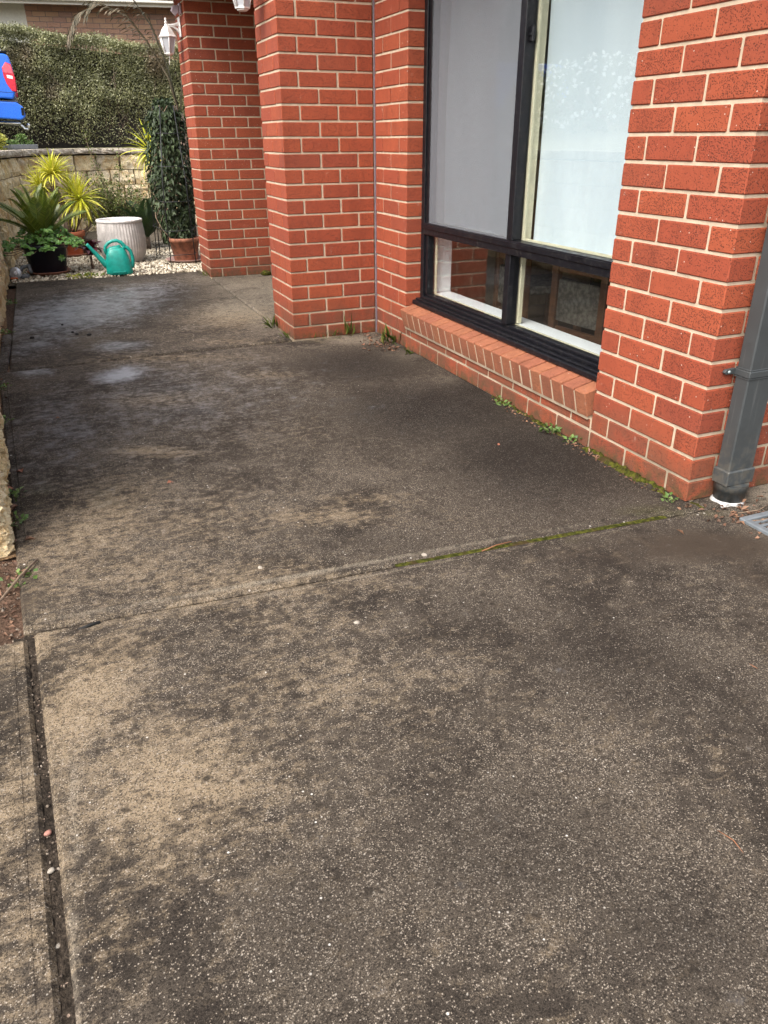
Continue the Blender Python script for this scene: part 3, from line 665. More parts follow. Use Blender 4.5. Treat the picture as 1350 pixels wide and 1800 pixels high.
wbox('sill', [((.045, YJ+.002, .272), (.099, YQ+.0-.002, .296), .003), ((.066, YJ+.003, .2965), (.099, YQ-.003, .306), .002), ((.090, YJ+.043, .3065), (.163, YQ-.043, .322), .002), ((.112, YJ+.043, .3225), (.158, YQ-.043, .336), .002)], 'black_alu')
wbox('mullion', [((.096, YM-.022, ZT1+.001), (.150, YM+.028, ZH-.041), .003), ((.102, YM-.012, .337), (.160, YM+.036, ZT0-.001), .003)], 'black_alu')
# glass (solid sheets)
def pane(y0, y1, z0, z1, x=.128): wbox('pane', [((x, y0, z0), (x+.004, y1, z1), 0)], 'glass')
pane(YM+.028, YQ-.078, ZT1, ZH-.04); pane(YJ+.078, YM-.022, ZT1, ZH-.04, .136)
pane(YM+.036, YQ-.078, .336, ZT0); pane(YJ+.078, YM-.012, .336, ZT0)
wbox('fly_screen', [((.112, YM+.028, ZT1), (.1135, YQ-.078, ZH-.04), 0)], 'screen')
# painted timber behind the aluminium: mullion, reveals, ledge
wbox('timber_mullion', [((.166, YM-.026, ZT1+.001), (.205, YM+.05, ZH), .003), ((.166, YM-.02, .340), (.190, YM+.045, ZT0), .003), ((.152, YM-.040, ZT1), (.166, YM-.022, ZH), .002)], 'cream')
wbox('timber_bead', [((.160, YQ-.092, .338), (.168, YQ-.045, ZT0), .001), ((.164, YJ+.05, ZT0+.01), (.19, YQ-.05, ZT1-.004), .001), ((.152, YJ+.078, ZT1), (.166, YM-.041, ZT1+.010), .001), ((.1585, YJ+.044, .3225), (.17, YQ-.044, .338), .001)], 'cream')
wbox('reveal', [((.1685, YQ-.05, .338), (.285, YQ-.03, ZH), .002), ((.1685, YJ+.03, .338), (.285, YJ+.05, ZH), .002), ((.1705, YJ+.03, .318), (.285, YQ-.03, .337), .003), ((.1685, YJ+.03, ZH), (.285, YQ-.03, ZH+.02), .002)], 'white_paint')
latch = wbox('latch', [((.118, YM-.046, 1.565), (.136, YM-.020, 1.625), .004), ((.112, YM-.044, 1.588), (.120, YM-.024, 1.60), .002)], 'black_alu')
for (y0, y1, x) in ((YM+.0, YQ-.075, .216), (YJ+.06, YM-.03, .214)):
    b = MB(); n = 24; v = []; f = []
    for i in range(n+1):
        for j in range(13):
            y = y0+(y1-y0)*i/n; z = ZT1-.005+(ZH-ZT1)*j/12; v.append((x+(.003*sin(y*9+z*2)+.002*sin(y*23-z*5))*(2.4 if y0 > 1.4 else 1), y, z))
    for i in range(n):
        for j in range(12): q = i*13+j; f.append((q, q+1, q+14, q+13))
    b.add(v, f, True); b.add([(a+.0015, c, d) for a, c, d in v], [tuple(reversed(q)) for q in f], True)
    b.tube([(x, y0, ZT1-.008), (x, y1, ZT1-.008)], .009, 8)
    b.build('roller_blind', M['blind'], win)
# room behind the glass
room = empty('room'); room.parent = house
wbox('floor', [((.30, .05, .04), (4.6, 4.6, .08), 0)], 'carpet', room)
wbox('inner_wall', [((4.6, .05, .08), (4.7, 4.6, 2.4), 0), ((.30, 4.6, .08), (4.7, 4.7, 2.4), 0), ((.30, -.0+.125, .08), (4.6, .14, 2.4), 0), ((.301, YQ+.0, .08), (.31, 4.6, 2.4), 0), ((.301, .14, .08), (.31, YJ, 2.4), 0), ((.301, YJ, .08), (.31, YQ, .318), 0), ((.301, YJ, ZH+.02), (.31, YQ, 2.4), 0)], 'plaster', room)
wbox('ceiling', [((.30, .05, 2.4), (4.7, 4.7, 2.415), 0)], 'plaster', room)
def dining_chair(x, y, rz, label):
    c = props(empty('dining_chair', (x, y, .08), rz), label, 'chair', 'dining chairs behind the window')
    MB().box((-.21, -.21, .27), (.21, .17, .32), .012).build('seat', M['fabric'], c)
    for sx in (-1, 1):
        MB().box((sx*.19-.02, -.2, 0), (sx*.19+.02, -.16, .265), .004).build('leg', M['wood'], c)
        MB().box((sx*.19-.024, .175, 0), (sx*.19+.024, .215, .80), .004).build('leg', M['wood'], c)
    MB().box((-.165, .182, .17), (.165, .205, .40), .006).build('backrest', M['fabric'], c)
    MB().box((-.165, .18, .44), (.165, .21, .50), .006).build('top_rail', M['wood'], c)
    MB().box((-.165, .18, .10), (.165, .2, .14), .003).build('stretcher', M['wood'], c)
dining_chair(.80, 2.22, RAD(84), 'wooden dining chair with patterned back nearest the middle window bar')
dining_chair(.86, 1.66, RAD(97), 'wooden dining chair deeper in the dark room behind right pane')
tb = props(empty('dining_table', (1.95, 2.9, .08)), 'brown wooden table in the dark room behind the window', 'table')
MB().box((-.45, -.8, .70), (.45, .8, .735), .006).build('tabletop', M['wood'], tb)
for sx in (-1, 1):
    for sy in (-1, 1): MB().box((sx*.38-.03, sy*.7-.03, 0), (sx*.38+.03, sy*.7+.03, .699), .004).build('leg', M['wood'], tb)

# ------------------------------------------------------------------ the two porch pillars
pil = props(empty('brick_pillar', (0, 0, 0)), 'wider red brick pillar joined to the house wall left of the window', 'brick pillar', 'porch pillars')
X0, Y0 = -.587, YR
for k in range(NTOP):
    z = k*CH; zz = z+.076
    if k % 2 == 0:
        L = [(X0, X0+.23, Y0, Y0+.11), (X0+.24, X0+.47, Y0, Y0+.11), (X0+.48, -.0075, Y0, Y0+.11), (X0, X0+.11, Y0+.12, Y0+.35), (X0, X0+.23, Y0+.36, Y0+.47), (X0+.24, X0+.47, Y0+.36, Y0+.47)]
    else:
        L = [(X0, X0+.11, Y0, Y0+.23), (X0+.12, X0+.35, Y0, Y0+.11), (X0+.36, -.0075, Y0, Y0+.11), (X0, X0+.11, Y0+.24, Y0+.47), (X0+.12, X0+.35, Y0+.36, Y0+.47), (X0+.36, X0+.58, Y0+.36, Y0+.47)]
    for q in L: brick(*q, z, zz, pil)
MB().box((X0+.006, Y0+.006, -.08), (-.009, Y0+.464, 2.415)).box((-.009, Y0+.012, -.08), (1.4, Y0+.45, 2.415)).build('mortar_bed', M['mortar'], pil)
pil2 = props(empty('brick_pillar', (0, 0, 0)), 'far red brick pillar carrying a lantern beside the gravel bed', 'brick pillar', 'porch pillars')
X1, Y1 = -.590, 5.704
for k in range(NTOP):
    z = k*CH; zz = z+.076
    if k % 2 == 0:
        L = [(X1, X1+.11, Y1, Y1+.23)]+[(X1+.12+.24*i, X1+.35+.24*i, Y1, Y1+.11) for i in range(3)]+[(X1, X1+.11, Y1+.24, Y1+.47)]+[(X1+.12+.24*i, X1+.35+.24*i, Y1+.36, Y1+.47) for i in range(3)]
    else:
        L = [(X1, X1+.23, Y1, Y1+.11)]+[(X1+.24+.24*i, X1+.47+.24*i, Y1, Y1+.11) for i in range(2)]+[(X1+.72, X1+.83, Y1, Y1+.23)]+[(X1, X1+.11, Y1+.12, Y1+.35), (X1, X1+.23, Y1+.36, Y1+.47)]
    for q in L: brick(*q, z, zz, pil2)
MB().box((X1+.006, Y1+.006, -.08), (X1+.824, Y1+.464, 2.415)).build('mortar_bed', M['mortar'], pil2)

# ------------------------------------------------------------------ lanterns
def lantern(y, label):
    L = props(empty('wall_lantern', (-.592, y, 1.85)), label, 'lantern', 'white lanterns on the porch pillars')
    # wall plate and swan arm (local: -x away from the wall)
    b = MB().box((-.014, -.035, .135), (0, .035, .285), .006)
    b.tube([(-.012, 0, .235), (-.05, 0, .225), (-.085, 0, .222), (-.12, 0, .225)], [.016, .011, .009, .009], 8)
    b.tube([(-.012, 0, .165), (-.03, 0, .195), (-.06, 0, .212), (-.1, 0, .218)], [.014, .010, .007, .006], 8)
    b.build('bracket', M['lamp_white'], L)
    n = 6; cx = -.12
    def hexr(prof, name, mat):
        m_ = MB(); v = []; f = []
        for r, z in prof:
            for j in range(n): a = 2*pi*(j+.5)/n; v.append((cx+r*cos(a), r*sin(a), z))
        for i in range(len(prof)-1):
            for j in range(n): f.append((i*n+j, i*n+(j+1) % n, (i+1)*n+(j+1) % n, (i+1)*n+j))
        f.append(tuple(range(n))[::-1]); f.append(tuple((len(prof)-1)*n+j for j in range(n)))
        m_.add(v, f); return m_.build(name, M[mat], L)
    hexr([(.078, .130), (.082, .136), (.066, .152), (.052, .180), (.036, .204), (.018, .218), (.012, .232)], 'lamp_roof', 'lamp_white')
    MB().lathe([(.003, .23), (.011, .236), (.013, .244), (.008, .252), (.006, .257), (.011, .264), (.009, .272), (.001, .278)], 10, Matrix.Translation((cx, 0, 0))).build('finial', M['lamp_white'], L)
    hexr([(.038, .018), (.066, .128)], 'lamp_glass', 'frost')
    fr_ = MB()
    for j in range(n):
        a = 2*pi*(j+.5)/n
        fr_.tube([(cx+.041*cos(a), .041*sin(a), .014), (cx+.070*cos(a), .070*sin(a), .131)], .0045, 5)
    fr_.build('lamp_cage', M['lamp_white'], L)
    hexr([(.020, -.004), (.032, .0), (.034, .006), (.044, .009), (.044, .017), (.036, .0175)], 'lamp_base', 'lamp_white')
    return L
l1 = lantern(5.93, 'white lantern on the far pillar against the clipped hedge')
MB().tube([(-.12, 0, -.004), (-.122, 0, -.03), (-.128, .002, -.05), (-.127, .004, -.075)], .003, 5).build('loose_wire', M['lamp_white'], l1)
lantern(3.19, 'white lantern on the wide pillar cut off by the top edge')
sn = props(empty('motion_sensor', (-.592, 5.82, 2.17)), 'small grey motion sensor high on the far pillar above its lantern', 'sensor')
M['sensor'] = simple('lavender_grey_plastic', (.34, .27, .30), .4)
MB().box((-.022, -.03, -.03), (0, .03, .05), .006).build('sensor_base', M['sensor'], sn)
MB().prism([(-.085, -.005), (-.05, -.04), (-.022, -.015), (-.022, .035), (-.07, .03)], -.032, .032, 'y', .006).build('sensor_head', M['sensor'], sn)

# ------------------------------------------------------------------ downpipe
dp = props(empty('downpipe', (.158, -.045, 0)), 'charcoal rectangular downpipe on the brick corner near the drain', 'downpipe')
MB().box((-.057, -.028, .10), (.057, .030, 2.42), .004).build('pipe', M['downpipe'], dp)
MB().box((-.064, -.035, .075), (.064, .036, .132), .004).build('collar', M['downpipe'], dp)
MB().lathe([(.058, .0745), (.058, .048), (.0535, .0475), (.0535, .012), (.0, .012)], 28).lathe([(.0, .0755), (.058, .0755)], 28).build('socket', M['downpipe'], dp)
MB().lathe([(.0, .0115), (.0545, .0115), (.058, .004), (.057, -.02)], 22, fn=lambda a, z: 1+.06*sin(3*a)+.05*sin(7*a+1)+.04*sin(17*a+z*200)).build('base_ring', M['pvc'], dp)
br = MB().box((-.0615, -.0325, .468), (.0615, .0345, .492), .003).box((-.060, -.031, .4925), (.060, .033, .497), .001).box((-.060, -.031, .463), (.060, .033, .4675), .001)
br.prism([(-.061, .470), (-.100, .472), (-.108, .480), (-.100, .489), (-.061, .492)], .030, .042, 'y', .002)
br.prism([(.061, .470), (.100, .472), (.108, .480), (.100, .489), (.061, .492)], .030, .042, 'y', .002)
b2 = br.build('bracket', M['downpipe'], dp)
MB().lathe([(.0, -.004), (.005, -.003), (.006, 0)], 10, Matrix.Translation((-.088, .029, .4805)) @ Matrix.Rotation(RAD(-90), 4, 'X')).build('screw', M['screw'], b2)
gr = props(empty('drain_grate', (.17, -.30, .004)), 'small grey plastic drain grate in the concrete by downpipe', 'drain grate')
MB().box((-.11, -.11, -.004), (.11, -.085, .012), .003).box((-.11, .085, -.004), (.11, .11, .012), .003).box((-.11, -.084, -.004), (-.085, .084, .012), .003).box((.085, -.084, -.004), (.11, .084, .012), .003).build('rim', M['grate'], gr)
for i in range(6): MB().box((-.084, -.07+i*.026, -.003), (.084, -.058+i*.026, .009), .002).build('bar', M['grate'], gr)
# ------------------------------------------------------------------ gravel bed
me = pymesh('gravel_bed', [(-2.42, 6.12, -.02), (1.2, 6.1, -.02), (1.2, 10.95, -.02), (-2.42, 10.95, -.02)], [(0, 1, 2, 3)])
props(link('gravel_bed', me, M['gapfill']), 'dark grit beneath the white pebbles', None, None, 'structure')
def pebble_field(name, n, xr, yr, s0, s1, mat, z=-.012, keep=None):
    c = np.stack([rng.uniform(*xr, n), rng.uniform(*yr, n), np.full(n, z)], 1)
    if keep is not None: c = c[keep(c)]
    n = len(c)
    base = np.array([(x, y, zz) for x in (-1, 1) for y in (-1, 1) for zz in (-1, 1)], float)/1.5
    fc = np.array([(0, 1, 3, 2), (4, 6, 7, 5), (0, 4, 5, 1), (2, 3, 7, 6), (0, 2, 6, 4), (1, 5, 7, 3)])
    sz = rng.uniform(s0, s1, (n, 1, 1))*rng.uniform(.6, 1.25, (n, 1, 3)); V = base[None]*sz*rng.uniform(.65, 1.2, (n, 8, 3))
    ax = rdir(n); an = rng.uniform(0, pi, n); K = np.zeros((n, 3, 3))
    K[:, 0, 1] = -ax[:, 2]; K[:, 0, 2] = ax[:, 1]; K[:, 1, 0] = ax[:, 2]; K[:, 1, 2] = -ax[:, 0]; K[:, 2, 0] = -ax[:, 1]; K[:, 2, 1] = ax[:, 0]
    Rm = np.eye(3)[None]+np.sin(an)[:, None, None]*K+(1-np.cos(an))[:, None, None]*(K @ K)
    V = np.einsum('nij,nkj->nki', Rm, V)+c[:, None, :]; V[..., 2] += rng.uniform(0, s0*.8, (n, 1))
    F = (np.arange(n)[:, None, None]*8+fc[None]).reshape(-1, 4)
    me = bpy.data.meshes.new(name); me.vertices.add(8*n); me.vertices.foreach_set('co', V.ravel()); me.loops.add(F.size)
    me.loops.foreach_set('vertex_index', F.ravel().astype(np.int32)); me.polygons.add(len(F)); me.polygons.foreach_set('loop_start', np.arange(0, F.size, 4, dtype=np.int32)); me.update(calc_edges=True)
    return link(name, me, mat)
props(pebble_field('gravel', 11000, (-2.36, .3), (6.19, 8.9), .010, .021, M['gravel'], keep=lambda c: c[:, 1] > 6.18-.03*(c[:, 0]+2.3)), 'white pebble gravel bed at the end of the path', 'gravel', None, 'stuff')
props(pebble_field('loose_grit', 900, (-2.9, -2.225), (-.05, .6), .002, .006, M['gapstone'], z=-.024), 'loose grit on the brown soil pocket', 'grit', None, 'stuff')
props(pebble_field('joint_grit', 260, (-2.2, -2.145), (-2.0, -.02),   .0015, .004, M['gapstone'], z=-.010), 'small stones lying in the concrete gap', 'grit', None, 'stuff')

# ------------------------------------------------------------------ plant builders
def strap(L, W, droop, nseg=6, fold=.25):
    """arching strap leaf along +x from the origin"""
    v = []; f = []
    x = z = 0; ang = 0
    for i in range(nseg+1):
        t = i/nseg; wd = W*(.45+.55*min(1, t*4))*(1-max(0, (t-.35)/.65)**1.6)+.0008
        v += [(x, -wd/2, z+fold*wd), (x, 0, z), (x, wd/2, z+fold*wd)]
        ang = -droop*t*t; x += L/nseg*cos(ang); z += L/nseg*sin(ang)
    for i in range(nseg):
        a = i*3; f += [(a, a+1, a+4, a+3), (a+1, a+2, a+5, a+4)]
    return pymesh('leaf', v, f, True)
def aim(d, roll=0):
    q = Vector(d).to_track_quat('X', 'Z'); return (q @ Euler((roll, 0, 0)).to_quaternion()).to_euler()
def rosette(parent, c, n, L, W, mat, up=.5, spread=1.0, names='leaf', axis=(0, 0, 1), lo=-.5):
    vs = [strap(L*random.uniform(.75, 1.1), W, d) for d in (.25, .6, .9, 1.3, 1.7)]
    for q in vs: q.materials.append(mat)
    ax = Vector(axis).normalized()
    rot = Vector((0, 0, 1)).rotation_difference(ax)
    for i in range(n):
        t = (i+.5)/n; el = RAD(88)-(RAD(88)-lo)*t**.8*spread; az = i*2.39996+random.uniform(-.25, .25)
        d = rot @ Vector((cos(el)*cos(az), cos(el)*sin(az), sin(el)))
        k = min(4, max(0, int(t*4+random.uniform(-.6, 1.0))))
        o = link(names, vs[k], None, parent, Vector(c)+d*.012, aim(d, random.uniform(-.4, .4)))
        s_ = random.uniform(.8, 1.12); o.scale = (s_, s_, s_)
def frond(L, n, lw, ll, droop, vee=.5, nm='frond'):
    """feather frond: midrib and two ranks of leaflets, along +x"""
    m_ = MB(); pts = []; x = z = 0
    for i in range(9):
        t = i/8; pts.append((x, 0, z)); a = -droop*t**1.6; x += L/8*cos(a); z += L/8*sin(a)
    m_.tube(pts, [.006*(1-.75*i/8) for i in range(9)], 5)
    B = []; D = []; Nn = []; LL = []
    P = [Vector(p) for p in pts]
    for i in range(n):
        t = .10+.9*i/n; q = t*8; k = min(7, int(q)); p = P[k].lerp(P[k+1], q-k); tg = (P[k+1]-P[k]).normalized()
        for s_ in (-1, 1):
            d = tg*.62+Vector((0, s_*.85, 0))+Vector((-tg.z, 0, tg.x))*vee
            B.append(p); D.append(d); Nn.append(Vector((-tg.z, 0, tg.x))-Vector((0, s_*.3, 0))); LL.append(ll*(sin(pi*min(1, .12+t*.9))**.6)*random.uniform(.9, 1.08))
    me = leaf_mesh('t', B, D, Nn, np.array(LL), lw, .15, .06, True)
    vv = [v.co.copy() for v in me.vertices]; ff = [list(p.vertices) for p in me.polygons]; bpy.data.meshes.remove(me)
    m_.add(vv, ff)
    me = bpy.data.meshes.new(nm); me.from_pydata(m_.v, [], m_.f); me.update(); return me
def potmesh(rb, rt, h, rim=.02, rimh=.035, wall=.012, fill=.03):
    return [(0, 0), (rb*.96, 0), (rb, .006), (rt-rim*.5, h-rimh-.002), (rt+rim*.25, h-rimh), (rt+rim*.3, h-.004), (rt+rim*.1, h), (rt-wall, h-.003), (rt-wall*1.6, h-fill)]
def saucer_prof(r): return [(0, 0), (r*.85, 0), (r, .028), (r*1.02, .032), (r*.97, .033), (r*.86, .010), (0, .009)]
def cloud_on(pts, n, sp):
    pts = np.asarray(pts); i = rng.integers(0, len(pts), n); return pts[i]+rng.normal(size=(n, 3))*sp

# ---- black pot with a sago palm and fleshy trailing plant
cy = props(empty('potted_cycad', (-2.015, 6.655, -.004)), 'sago palm with fleshy green trailing plant in a black pot', 'potted plant')
MB().lathe(saucer_prof(.205), 36).build('saucer', M['saucer'], cy)
MB().lathe([(0, .012), (.158, .012), (.165, .02), (.198, .235), (.205, .238), (.216, .245), (.222, .285), (.212, .288), (.205, .27), (.2, .25)], 40).build('pot', M['black_pot'], cy)
MB().lathe([(0, .26), (.2, .255)], 24).build('potting_soil', M['potting'], cy)
MB().lathe([(.0, .25), (.06, .26), (.075, .31), (.05, .36), (0, .37)], 14, fn=lambda a, z: 1+.12*sin(7*a+z*90)).build('trunk', M['bark'], cy)
cyv = [frond(.50*s_, 48, .011, .105*s_, dr, .45) for s_, dr in ((1, .3), (.95, .6), (1.02, .45), (.85, .15))]
for q in cyv: q.materials.append(M['cycad'])
for i in range(21):
    az = i*2.39996+.4; el = RAD(84-52*(i/20)+random.uniform(-5, 5)); d = (cos(el)*cos(az), cos(el)*sin(az), sin(el))
    link('frond', cyv[0 if i < 6 else i % 4], None, cy, (0.03*cos(az), .03*sin(az), .34), aim(d, random.uniform(-.3, .3)))
pts = []
for k in range(230):
    a = rng.uniform(0, 2*pi); r = rng.uniform(.07, .36)*(1.25 if cos(a) < -.2 else 1.0); pts.append((r*cos(a), r*sin(a), .335-.45*max(0, r-.2)+rng.uniform(-.03, .10)*(1 if r < .25 else .5)))
cl = [];
for p in pts:
    for j in range(7): a = j*2*pi/7+rng.uniform(-.3, .3); tl_ = rng.uniform(-.2, .9); cl.append((p, (cos(a), sin(a)*.7-.15, sin(a)*.7*tl_+rng.uniform(-.2, .3)), (rng.uniform(-.5, .5), -.8, .8)))
me = leaf_mesh('trailing_leaves', [c[0] for c in cl], [c[1] for c in cl], [c[2] for c in cl], rng.uniform(.024, .042, len(cl)), .024, .1, .15)
link('trailing_leaves', me, M['fleshy'], cy)
st = MB()
for p in pts[::2]: st.tube([(p[0]*.3, p[1]*.3, .26), (p[0]*.75, p[1]*.75, p[2]*.95), p], .0028, 4)
st.tube([(.17, -.14, .29), (.20, -.17, .24), (.19, -.185, .15), (.165, -.2, .09), (.20, -.19, .045), (.235, -.17, .03)], .0032, 5)
st.build('stems', M['twig'], cy)
sp_ = [((.135, -.2, .165), (cos(a), -.25, sin(a)), (0, -1, .3)) for a in np.linspace(0, 2*pi, 8)[:-1]]
link('hanging_sprig', leaf_mesh('hanging_sprig', [q[0] for q in sp_], [q[1] for q in sp_], [q[2] for q in sp_], .04, .022, .1, .1), M['fleshy'], cy)

# ---- terracotta pot with yellow cordyline
co = props(empty('potted_cordyline', (-1.755, 7.95, -.004)), 'yellow spiky cordyline with leaning bare trunk in a terracotta pot', 'potted plant')
MB().lathe(saucer_prof(.22), 32).build('saucer', M['saucer'], co)
MB().lathe([(0, .012)]+[(r, z+.012) for r, z in potmesh(.135, .178, .255, .03, .055)[1:]], 36).build('pot', M['terracotta'], co)
MB().lathe([(0, .235), (.165, .23)], 20).build('potting_soil', M['potting'], co)
MB().tube([(-.02, .0, .22), (.03, .0, .34), (.025, .01, .46), (-.02, .0, .60), (-.055, .0, .72), (-.075, 0, .82)], [.045, .048, .042, .036, .034, .030], 9).tube([(.06, .04, .22), (.13, .05, .34), (.20, .06, .44), (.195, .04, .55), (.185, 0, .60)], [.022, .02, .019, .018, .016], 8).tube([(.14, .06, .22), (.26, .1, .30), (.29, .12, .42), (.25, .12, .52)], [.02, .018, .018, .012], 8).tube([(-.055, 0, .68), (-.14, 0, .70), (-.19, 0, .72)], [.022, .02, .016], 7).build('trunk', M['bark'], co)
rosette(co, (-.045, 0, .86), 115, .27, .021, M['cordyline'], lo=RAD(-20))
rosette(co, (-.20, -.02, .74), 60, .24, .019, M['cordyline'], axis=(-.35, -.1, 1), lo=RAD(-30))
rosette(co, (.185, -.04, .60), 85, .33, .026, M['cordyline'], axis=(.15, -.15, 1), lo=RAD(-60))
rosette(co, (.10, .1, .66), 36, .26, .021, M['cordyline'], axis=(.2, .2, 1), lo=RAD(-30))

# ---- grey ribbed pot
gp = props(empty('grey_pot', (-1.235, 7.20, -.004)), 'large empty pale grey ribbed glazed pot on the gravel', 'pot')
prof = [(0, 0), (.17, 0), (.195, .012), (.225, .07), (.243, .16), (.247, .235), (.243, .30), (.236, .36), (.231, .405)]
fp = []
for i in range(len(prof)-1):
    for k in range(3): t = k/3; fp.append((prof[i][0]*(1-t)+prof[i+1][0]*t, prof[i][1]*(1-t)+prof[i+1][1]*t))
fp.append(prof[-1])
MB().lathe(fp, 288, fn=lambda a, z: 1+(.022 if z > .03 else 0)*(abs(((a*48/pi/1) % 2)-1)-.5)*(1 if not .268 < z < .285 else 0)).build('body', M['pot_grey'], gp)
MB().lathe([(.230, .404), (.238, .412), (.240, .428), (.234, .436), (.214, .437), (.206, .430), (.204, .40), (.202, .33), (.0, .32)], 48).build('rim', M['pot_rim'], gp)
MB().box((.10, -.10, .40), (.125, -.07, .445), .006).build('white_clip', M['white_paint'], gp)

# ---- watering can
wc = props(empty('watering_can', (-1.372, 6.29, 0.0), RAD(-6)), 'teal green plastic watering can standing at the gravel edge', 'watering can')
bm = bmesh.new(); ringz = [(0.0, .118, .072, 0), (.012, .126, .080, 0), (.05, .124, .080, 0), (.11, .116, .076, -.002), (.17, .104, .068, -.004), (.215, .088, .055, -.004), (.24, .070, .040, -.002), (.252, .045, .026, .002)]
N = 32; rows = []
for (z, a, b, ox) in ringz:
    row = []
    for j in range(N):
        t = 2*pi*j/N; e = 2/3.0; cx_, sy_ = cos(t), sin(t)
        row.append(bm.verts.new((ox+a*math.copysign(abs(cx_)**e, cx_), b*math.copysign(abs(sy_)**e, sy_), z)))
    rows.append(row)
for i in range(len(rows)-1):
    for j in range(N): bm.faces.new((rows[i][j], rows[i][(j+1) % N], rows[i+1][(j+1) % N], rows[i+1][j]))
bm.faces.new(rows[0][::-1]); bm.faces.new(rows[-1])
MB().bm(bm, True).build('body', M['teal'], wc)
MB().tube([(-.07, 0, .06), (-.125, 0, .10), (-.18, 0, .175), (-.225, 0, .235), (-.255, 0, .275), (-.268, 0, .29)], [.036, .030, .022, .017, .0155, .017], 14).build('spout', M['teal'], wc)
MB().tube([(-.098, 0, .19), (-.108, 0, .225), (-.10, 0, .262), (-.07, 0, .292), (-.03, 0, .31), (.015, 0, .312), (.05, 0, .295), (.075, 0, .262), (.08, 0, .23)], [.017, .016, .015, .015, .0155, .0165, .018, .02, .022], 12).build('carry_handle', M['teal'], wc)
MB().tube([(.06, 0, .25), (.095, 0, .247), (.125, 0, .215), (.138, 0, .165), (.137, 0, .115), (.125, 0, .075), (.10, 0, .06)], [.02, .019, .017, .016, .017, .022, .026], 12).build('pouring_handle', M['teal'], wc)
MB().tube([(-.085, -.0, .208), (-.05, -.0, .222), (.0, 0, .232), (.045, 0, .252)], [.03, .038, .036, .026], 14).build('shoulder', M['teal'], wc)
MB().box((-.062, -.0835, .022), (.062, -.0775, .036), .002).build('base_step', M['teal'], wc)

# ---- small brown pot and burgundy plant behind the can
bp = props(empty('small_pot', (-1.60, 8.05, -.004)), 'small dark brown pot with dry stems behind the spout', 'pot')
M['brown_pot'] = simple('brown_plastic', (.10, .055, .035), .6, var=.2)
MB().lathe([(r, z) for r, z in potmesh(.075, .10, .16, .012, .03)], 24).build('pot', M['brown_pot'], bp)
MB().lathe([(0, .135), (.09, .132)], 16).build('potting_soil', M['potting'], bp)
m_ = MB()
for i in range(9): a = rng.uniform(0, 2*pi); m_.tube([(0, 0, .13), (.06*cos(a), .06*sin(a), .22), (.16*cos(a), .16*sin(a), .25+.08*rng.random())], .0035, 4)
m_.build('stems', M['twig'], bp)
bu = props(empty('burgundy_plant', (-1.60, 6.74, -.004)), 'glossy burgundy leaved plant behind the watering can spout', 'plant')
vs = [strap(.21*s_, .10, d, 6, .22) for s_, d in ((1, 2.0), (.9, 2.5), (1.05, 1.7))]
for q in vs: q.materials.append(M['burgundy'])
for i in range(17):
    az = i*2.39996; el = RAD(80-45*(i/16)); link('leaf', vs[i % 3], None, bu, (.0, 0, .14), aim((cos(el)*cos(az), cos(el)*sin(az), sin(el))))
MB().tube([(0, 0, -.01), (0, 0, .13)], .014, 6).build('stem', M['bark'], bu)

# ---- vine on a black wire obelisk in its pot
vi = props(empty('potted_vine', (-.615, 6.93, -.004)), 'dark leafy climbing vine on black wire frame beside the far pillar', 'potted plant')
MB().lathe(saucer_prof(.215), 30).build('saucer', M['saucer_pink'], vi)
MB().lathe([(r, z+.01) for r, z in potmesh(.125, .165, .24, .02, .04)], 30).build('pot', M['terracotta_old'], vi)
m_ = MB(); legs = [(-.205, -.26), (.06, -.235), (-.26, .42), (-.20, .62), (-.06, .5), (.16, .15)]
for (x, y) in legs: m_.tube([(x, y, -.02), (x*.9, y*.85-.0, .8), (x*.5, y*.35, 1.5)], .0055, 5)
for z in (.10, .34, .62, .95, 1.25):
    k = 1-.35*max(0, z-.5); r_ = [(x*k, y*k, z) for x, y in (legs[0], legs[1], legs[5], legs[4], legs[3], legs[2])]; m_.tube(r_+[r_[0]], .0035, 4)
m_.build('wire_frame', M['wire'], vi)
m_ = MB()
for i in range(26):
    a = rng.uniform(0, 2*pi); p = []; r = rng.uniform(.05, .2)
    for k in range(12): a += .55*rng.choice([-1, 1]); z = .22+1.28*k/11; rr = r*(1.2 if z < 1.1 else .85); p.append((rr*cos(a)-.04, .12+rr*sin(a)*1.1, z))
    m_.tube(p, .004, 4)
m_.build('stems', M['twig'], vi)
n = 4200; z = rng.uniform(.20, 1.56, n); a = rng.uniform(0, 2*pi, n)
prof_ = np.interp(z, [.25, .4, .6, .8, 1.0, 1.2, 1.4, 1.56], [.13, .16, .19, .21, .21, .18, .16, .06]); r = prof_*(rng.uniform(.45, 1.12, n))
B = np.stack([r*np.cos(a)*1.0-.04, .12+r*np.sin(a)*1.25, z], 1); D = np.stack([np.cos(a)*.5, np.sin(a)*.5, rng.uniform(-1.6, .15, n)], 1)+rng.normal(size=(n, 3))*.35
Nn = np.stack([np.cos(a), np.sin(a), rng.uniform(.1, .8, n)], 1)
link('foliage', leaf_mesh('foliage', B, D, Nn, rng.uniform(.042, .078, n), rng.uniform(.022, .036, n), .18, .25), M['vine'], vi).__setitem__('kind', 'stuff')

